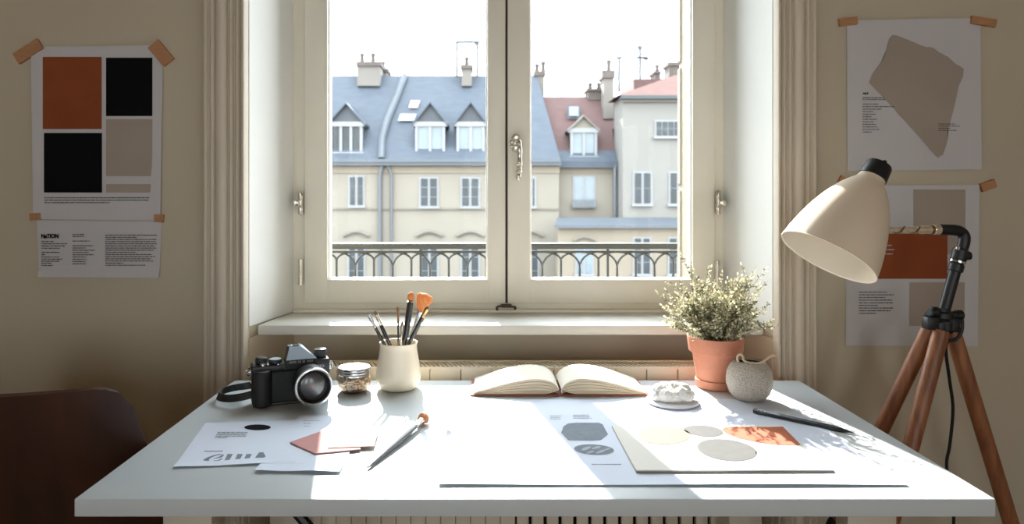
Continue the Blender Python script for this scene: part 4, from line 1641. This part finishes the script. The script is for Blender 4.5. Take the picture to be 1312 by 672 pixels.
def twig(p, d0, L, r0, depth=0, dens=1.0):
    n = max(4, int(L / .010))
    pts, q, dv = [p.copy()], p.copy(), d0.copy()
    for i in range(n):
        dv = (dv + Vector((rp.uniform(-.10, .10), rp.uniform(-.10, .10), rp.uniform(-.06, .12)))).normalized()
        q = q + dv * (L / n)
        pts.append(q.copy())
    tube(stem_bm, pts, [max(.0004, r0 * (1 - i / (n + 1))) for i in range(n + 1)], 5, caps=False)
    st = 0.22 if depth == 0 else .05
    m = int(L * (1 - st) / .0052 * dens)
    for k in range(m):
        t = st + (1 - st) * (k + rp.random() * .6) / m
        fi = t * n
        i = min(n - 1, int(fi))
        o = pts[i].lerp(pts[i + 1], fi - i)
        tg = (pts[i + 1] - pts[i]).normalized()
        side = tg.cross(Vector((rp.uniform(-1, 1), rp.uniform(-1, 1), rp.uniform(-1, 1)))).normalized()
        for sgn in (-1, 1):
            dl = tg * rp.uniform(.35, .8) + side * sgn
            leaf(fol, o, dl, rp.uniform(.0078, .0132) * (1 - .25 * t), 0 if rp.random() < .66 else 1)
    leaf(fol, pts[-1], dv, .010, 0)
    if depth == 0:
        for k in range(rp.choice((2, 3, 3, 4))):
            t = rp.uniform(.3, .85)
            i = min(n - 1, int(t * n))
            tg = (pts[i + 1] - pts[i]).normalized()
            sd = tg.cross(Vector((rp.uniform(-1, 1), rp.uniform(-1, 1), rp.uniform(-1, 1)))).normalized()
            twig(pts[i], (tg + sd * .75 + Vector((0, 0, .15))).normalized(), L * rp.uniform(.22, .42), r0 * .6, 1, dens)


for k in range(78):
    az = rp.uniform(0, 2 * PI)
    el = math.acos(rp.uniform(.22, 1.0) ** .8)
    el = min(el, 1.34)
    st0 = base0 + Vector((rp.uniform(-.03, .03), rp.uniform(-.03, .03), 0))
    dv = Vector((math.sin(el) * math.cos(az), math.sin(el) * math.sin(az) * .85, math.cos(el)))
    Lm = .128 + .020 * math.sin(el)
    twig(st0, dv, Lm * rp.uniform(.78, 1.08), .0013)
for tx, ty, dd in ((862, 341, 1.71), (880, 350, 1.70), (915, 336, 1.73), (929, 345, 1.74), (967, 341, 1.73), (990, 379, 1.72), (985, 364, 1.74), (851, 386, 1.70), (855, 372, 1.72), (988, 390, 1.70), (857, 397, 1.69), (925, 340, 1.70), (895, 347, 1.74), (975, 362, 1.70)):
    tp_ = P(tx, ty, dd)
    dv = tp_ - base0
    twig(base0 + Vector((dv.x * .12, 0, 0)), (dv.normalized() + Vector((0, 0, -.07))).normalized(), dv.length * .94, .0015, 0, .85)
obj('stems', stem_bm, M_stem, pot)
obj('foliage', fol, [M_leafA, M_leafB], pot, recalc=False, smooth=False)

# ================================================================== SPECKLED STONE VASE
SX, SY = .5895, 1.622
MS = Matrix.Translation((SX, SY, DT))
sv = thing('stoneware_pot', 'round speckled stoneware pot with cord handle beside the terracotta pot', 'pot', (SX, SY, DT))
bm = NB()
lathe(bm, [(0, .0004), (.026, .0004), (.034, .004), (.0435, .016), (.0500, .034), (.0508, .048), (.0480, .064), (.0415, .078), (.0345, .0862), (.0300, .0880), (.0275, .0870), (.0265, .083)], MS, 56, 0)
lathe(bm, [(.0265, .083), (.030, .070), (.036, .05), (.03, .012), (0, .010)], MS, 56, 1)
obj('body', bm, [M_speckle, M_inside], sv, ang=60)
bm = NB()
pts = [MS @ Vector(p) for p in [(-.028, -.010, .0865), (-.0305, -.010, .094), (-.029, -.010, .1005), (-.024, -.012, .1035), (-.0195, -.014, .0995), (-.019, -.018, .092), (-.012, -.024, .0885), (0, -.029, .0878), (.012, -.029, .0880), (.022, -.024, .0905), (.031, -.020, .0955), (.040, -.018, .1005), (.048, -.018, .1025), (.052, -.018, .101)]]
pts = spline(pts, 6)
tube(bm, pts, .0026, 8)
for k in range(3):                                 # twisted strand look
    tw = []
    for i, p in enumerate(pts):
        a = i * .55 + k * 2 * PI / 3
        tw.append(p + Vector((0, math.cos(a), math.sin(a))) * .0016)
    tube(bm, tw, .0015, 6)
obj('cord', bm, M_cord, sv)

# ================================================================== BOUCLE STONE ON COASTER
FX, FY = .4085, 1.592
fs = thing('coaster', 'round pale stone coaster under the fluffy white boucle lump', 'coaster', (FX, FY, DT))
ZC0 = ZS + .0013
bm = NB()
lathe(bm, [(0, 0), (.0545, 0), (.0566, .0015), (.0570, .0045), (.0560, .0065), (.0540, .0072), (0, .0072)], Matrix.Translation((FX, FY, ZC0)), 64)
obj('disc', bm, M_coaster, fs)
bm = NB()
for lx, ly, lz, lr in ((-.026, .004, .014, .021), (-.012, .018, .017, .018), (.006, .012, .017, .020), (.024, .008, .016, .019), (.034, -.004, .010, .014),
                       (.016, -.010, .012, .019), (.000, -.018, .009, .017), (-.018, -.016, .010, .018), (-.036, -.010, .008, .013), (.026, -.018, .007, .014), (-.004, .000, .010, .020)):
    t = bmesh.new()
    bmesh.ops.create_icosphere(t, subdivisions=4, radius=lr)
    for v in t.verts:
        v.co = Vector((FX + lx + v.co.x, FY + ly * .95 + v.co.y, max(ZC0 + .0068, ZC0 + .0072 + lz + v.co.z * .92)))
    merge(bm, t)
fl = obj('boucle_lump', bm, M_fluff, None, ang=180)
m_ = fl.modifiers.new('union', 'REMESH')
m_.mode = 'VOXEL'
m_.voxel_size = .0016
m_.use_smooth_shade = True
sm_ = fl.modifiers.new('soften', 'SMOOTH')
sm_.iterations = 4
tx_ = bpy.data.textures.new('boucle curls', 'CLOUDS')
tx_.noise_scale = .0045
dm_ = fl.modifiers.new('curls', 'DISPLACE')
dm_.texture = tx_
dm_.strength = .0038
dm_.mid_level = .55
tag(fl, 'fluffy white boucle lump of several folds resting on the coaster', 'ornament')

# ================================================================== PENCIL
pa, pb = D(965.5, 526.5, DT + .0062), D(1096, 555.5, DT + .0035)
pn = thing('pencil', 'black pencil lying across the edge of the large sheet', 'pencil', pa)
axp = (pb - pa).normalized()
L = (pb - pa).length
M = frame_mat(pa, axp, (0, 0, 1))
bm = NB()
lathe(bm, [(0, 0), (.0052, .0004), (.0058, .002), (.0058, L * .83), (.0050, L * .86)], M, 6)
obj('barrel', bm, M_pencil, pn, ang=20)
bm = NB()
lathe(bm, [(.0050, L * .86), (.0014, L * .965), (.0004, L), (0, L)], M, 16)
obj('point', bm, M_pencil, pn)
bm = NB()
for k in range(3):
    bx(bm, .0056, .0062, -.0012, .0012, .010 + k * .008, .013 + k * .008, 0, 0, M @ Matrix.Rotation(.52, 4, 'Z'))
obj('mark', bm, mat('white pencil mark', (190, 192, 196), .5, var=.02), pn, smooth=False)

# ================================================================== TRIPOD LAMP
DL = 1.55
lamp = thing('desk_lamp', 'cream bell shaded lamp on a wooden tripod right of the desk', 'lamp', (.98, 1.55, 0))
hub = P(1207, 408, DL)
bm = NB()
MH = Matrix.Translation(hub)
lathe(bm, [(0, -.030), (.020, -.030), (.026, -.022), (.026, -.004), (.021, .002), (.021, .012), (.016, .016), (.016, .022), (0, .022)], MH, 24)
for px, py, dd in ((1192, 405, DL + .012), (1196, 400, DL - .014), (1228, 404, DL)):
    q = P(px, py, dd)
    tube(bm, [hub + Vector((0, 0, .002)), q], .010, 10)
    lathe(bm, [(0, -.009), (.008, -.009), (.011, -.006), (.011, .006), (.008, .009), (0, .009)], Matrix.Translation(q) @ Matrix.Rotation(PI / 2, 4, 'Y'), 14)
for px, py in ((1192, 415), (1206, 421), (1219, 418)):
    q = P(px, py, DL - .012)
    bx(bm, q.x - .013, q.x + .013, q.y - .013, q.y + .013, q.z - .012, q.z + .016, .004)
obj('tripod_head', bm, M_lampblack, lamp)


def fit_leg(start, px, py, b):
    """leg from a start point: passes the pixel; b = depth drift per unit of drop"""
    k = (py - VY) / F
    h = ((start.y * k) - (CZ - start.z)) / (1 - b * k)
    d = start.y + b * h
    a = ((px - VX) * d / F - start.x) / h
    return Vector((a, b, -1))


for spx, spy, sd, tx, ty, b in ((1192, 419, DL + .012, 1130, 549, .22), (1206, 424, DL - .02, 1167, 573, -.10), (1219, 420, DL + .006, 1292, 660, .02)):
    s = P(spx, spy, sd)
    dv = fit_leg(s, tx, ty, b)
    foot = s + dv * (s.z - .004)
    bm = NB()
    tube(bm, [s, s.lerp(foot, .02), s.lerp(foot, .5), s.lerp(foot, .56)], [.0155, .0165, .0158, .0145], 18)
    tube(bm, [s.lerp(foot, .55), s.lerp(foot, .985)], [.0105, .0095], 14)
    lg = obj('leg', bm, M_beech, lamp, ang=50)
    bm = NB()
    axl = (foot - s).normalized()
    tube(bm, [s.lerp(foot, .505), s.lerp(foot, .515), s.lerp(foot, .56), s.lerp(foot, .57)], [.0165, .0195, .0195, .0150], 18)
    c = s.lerp(foot, .54)
    bx(bm, c.x - .006, c.x + .030, c.y - .010, c.y + .010, c.z - .010, c.z + .012, .004)
    obj('clamp', bm, M_lampblack, lg)
    bm = NB()
    tube(bm, [s.lerp(foot, .98), foot], [.0115, .0125], 14)
    obj('rubber_foot', bm, M_lampblack, lg)
# dark groove strip along the back leg
s = P(1196, 424, DL - .012)
# pole and elbow
p0, p1 = P(1208, 404, DL), P(1228.5, 330, DL)
bm = NB()
tube(bm, [p0, p1], .0118, 18)
obj('pole', bm, M_lampblack, lamp)
bm = NB()
ax = (p1 - p0).normalized()
Mk = frame_mat(p1 - ax * .012, ax)
lathe(bm, [(.0118, -.02), (.0150, -.018), (.0150, -.004), (.0118, 0)], Mk, 20, 0)
lathe(bm, [(.0118, 0), (.0165, .0005), (.0165, .0045), (.0118, .005)], Mk, 20, 1)
lathe(bm, [(.0125, .005), (.0160, .007), (.0160, .028), (.0125, .032)], Mk, 20, 0)
q = P(1236.5, 328, DL - .006)
lathe(bm, [(0, -.010), (.009, -.010), (.010, 0), (.009, .010), (0, .010)], Matrix.Translation(q) @ Matrix.Rotation(PI / 2, 4, 'Y'), 14)
q = P(1226, 318, DL - .017)
lathe(bm, [(0, 0), (.0045, 0), (.0045, .004), (0, .005)], frame_mat(q, (0, -1, 0)), 12, 1)
obj('collar', bm, [M_lampblack, M_chrome], lamp)
bm = NB()
tube(bm, spline([P(1229, 327, DL), P(1234, 315, DL), P(1235.5, 304, DL), P(1231, 297.5, DL), P(1222, 295, DL - .005), P(1202, 294.5, DL - .015)], 8), .0118, 18)
obj('elbow', bm, M_lampblack, lamp)
bm = NB()
e0_, e1_ = P(1203, 294.5, DL - .015), P(1134, 295, 1.512)
ax = (e1_ - e0_).normalized()
Le = (e1_ - e0_).length
Ma = frame_mat(e0_, ax, (0, 0, 1))
lathe(bm, [(.0105, -.004), (.0112, 0), (.0112, .014), (.0095, .016)], Ma, 18, 0)
lathe(bm, [(.0098, .016), (.0104, .017), (.0104, .021), (.0098, .022)], Ma, 18, 1)
lathe(bm, [(.0092, .022), (.0092, .048), (.0070, .052), (.0060, Le * .75), (.0050, Le)], Ma, 18, 0)
tw = [e0_.lerp(e1_, t / 24) + Vector((0, math.cos(t * .9), math.sin(t * .9))) * .0075 - Vector((0, .002, 0)) for t in range(7, 25)]
tube(bm, tw, .0016, 6, 1)
obj('arm', bm, [M_clear, mat('brass wire', (120, 92, 58), .35, .8, var=.1)], lamp)
# shade
aS = Vector((-.535, -.13, -.83)).normalized()
top = P(1125.5, 214, 1.50)
MSd = frame_mat(top, aS)
LS = .221
bm = NB()
prof = [(.0262, .018), (.0268, .030), (.0300, .039), (.0385, .049), (.0465, .060), (.0520, .069), (.0590, .082), (.0665, .098), (.0735, .116), (.0815, .140), (.0885, .167), (.0945, .195), (.0980, LS)]
lathe(bm, prof, MSd, 72, 0)
lathe(bm, [(.0980, LS), (.0988, LS + .0015), (.0978, LS + .003), (.0955, LS + .001)], MSd, 72, 0)
lathe(bm, [(.0955, LS + .001)] + [(r - .0022, z) for r, z in reversed(prof[:-1])], MSd, 72, 1)
sh = obj('lamp_shade', bm, [M_shade, M_shadein], lamp, ang=60)
bm = NB()
lathe(bm, [(0, -.008), (.010, -.008), (.024, -.006), (.0260, -.002), (.0280, .020), (.0284, .027), (.0265, .028)], MSd, 40)
lathe(bm, [(0, -.020), (.0035, -.019), (.0055, -.015), (.0035, -.011), (.003, -.008)], MSd @ Matrix.Translation((.006, 0, 0)), 16)
obj('shade_cap', bm, M_lampblack, sh)
bm = NB()
lathe(bm, [(0, .04), (.016, .045), (.018, .085), (.014, .095), (.016, .105), (.026, .130), (.026, .145), (.020, .162), (0, .168)], MSd, 24)
obj('bulb', bm, mat('opal bulb', (232, 228, 218), .3, var=.01), sh)
# cable
cab = thing('lamp_cable_holder', None, None) if False else None
bm = NB()
cp = [P(1230, 405, DL), P(1233, 412, DL - .01), P(1232, 426, DL - .012), P(1224, 436, DL - .01), P(1214, 438, DL - .008), P(1212, 452, DL + .0), P(1217, 490, DL + .02), P(1221, 525, DL + .03), P(1217, 570, DL + .04), P(1213, 600, DL + .045), P(1222, 660, DL + .05), P(1214, 760, DL + .06), Vector((1.02, DL + .08, .05)), Vector((1.05, DL + .12, .005)), Vector((1.25, DL + .2, .005))]
tube(bm, spline(cp, 8), .0034, 8)
obj('cable', bm, M_cable, lamp)

# ================================================================== LIGHT
w = bpy.data.worlds.new('sky')
sc.world = w
w.use_nodes = True
N, L_ = w.node_tree.nodes, w.node_tree.links
bg = N['Background']
tc = N.new('ShaderNodeTexCoord')
sp = N.new('ShaderNodeSeparateXYZ')
rp_ = N.new('ShaderNodeValToRGB')
rp_.color_ramp.elements[0].position = 0.0
rp_.color_ramp.elements[0].color = (.92, .965, 1.0, 1)
rp_.color_ramp.elements[1].position = .8
rp_.color_ramp.elements[1].color = (.82, .91, 1.0, 1)
L_.new(tc.outputs['Generated'], sp.inputs[0])
L_.new(sp.outputs['Z'], rp_.inputs['Fac'])
L_.new(rp_.outputs['Color'], bg.inputs['Color'])
bg.inputs['Strength'].default_value = 6.2

sl = bpy.data.lights.new('sun', 'SUN')
sl.energy = 12.5
sl.color = (1.0, .95, .88)
sl.angle = math.radians(.6)
so = bpy.data.objects.new('sun', sl)
COL.objects.link(so)
el = math.radians(32)
dirv = Vector((.19 * math.cos(el), -math.cos(el), -math.sin(el) * math.sqrt(1 + .19 ** 2))).normalized()
so.rotation_euler = dirv.to_track_quat('-Z', 'Y').to_euler()
so.location = (-1, 8, 6)

# daylight portals at the window opening and the added back windows
for cx_, cy_, cz_, w_, h_, dy in ((.06, 2.40, 1.62, 1.3, 1.6, -1),) + tuple((c, YR - .27, (BWZ0 + BWZ1) / 2, BWW, BWZ1 - BWZ0, 1) for c in BWX):
    pl_ = bpy.data.lights.new('window_portal', 'AREA')
    pl_.shape = 'RECTANGLE'
    pl_.size, pl_.size_y = w_, h_
    pl_.cycles.is_portal = True
    po_ = bpy.data.objects.new('window_portal', pl_)
    COL.objects.link(po_)
    po_.location = (cx_, cy_, cz_)
    po_.rotation_euler = Vector((0, dy, 0)).to_track_quat('-Z', 'Z').to_euler()

# ================================================================== CAMERA
cd = bpy.data.cameras.new('view')
cd.sensor_width = 36
cd.lens = F * 36 / 1312
cd.shift_x = (656 - VX) / 1312
cd.shift_y = (VY - 336) / 1312
cd.clip_start = .05
cd.clip_end = 400
cd.dof.use_dof = True
cd.dof.focus_distance = 1.55
cd.dof.aperture_fstop = 5.6
co = bpy.data.objects.new('view', cd)
co.location = (0, 0, CZ)
co.rotation_euler = (PI / 2, 0, 0)
COL.objects.link(co)
sc.camera = co

sc.cycles.use_denoising = True
sc.cycles.max_bounces = 12
sc.cycles.diffuse_bounces = 7
sc.cycles.glossy_bounces = 4
sc.cycles.transparent_max_bounces = 12
sc.cycles.caustics_reflective = False
sc.cycles.caustics_refractive = False
sc.cycles.sample_clamp_indirect = 6
sc.view_settings.view_transform = 'Standard'
sc.view_settings.look = 'None'
sc.view_settings.exposure = 0.76
sc.view_settings.gamma = 1.06
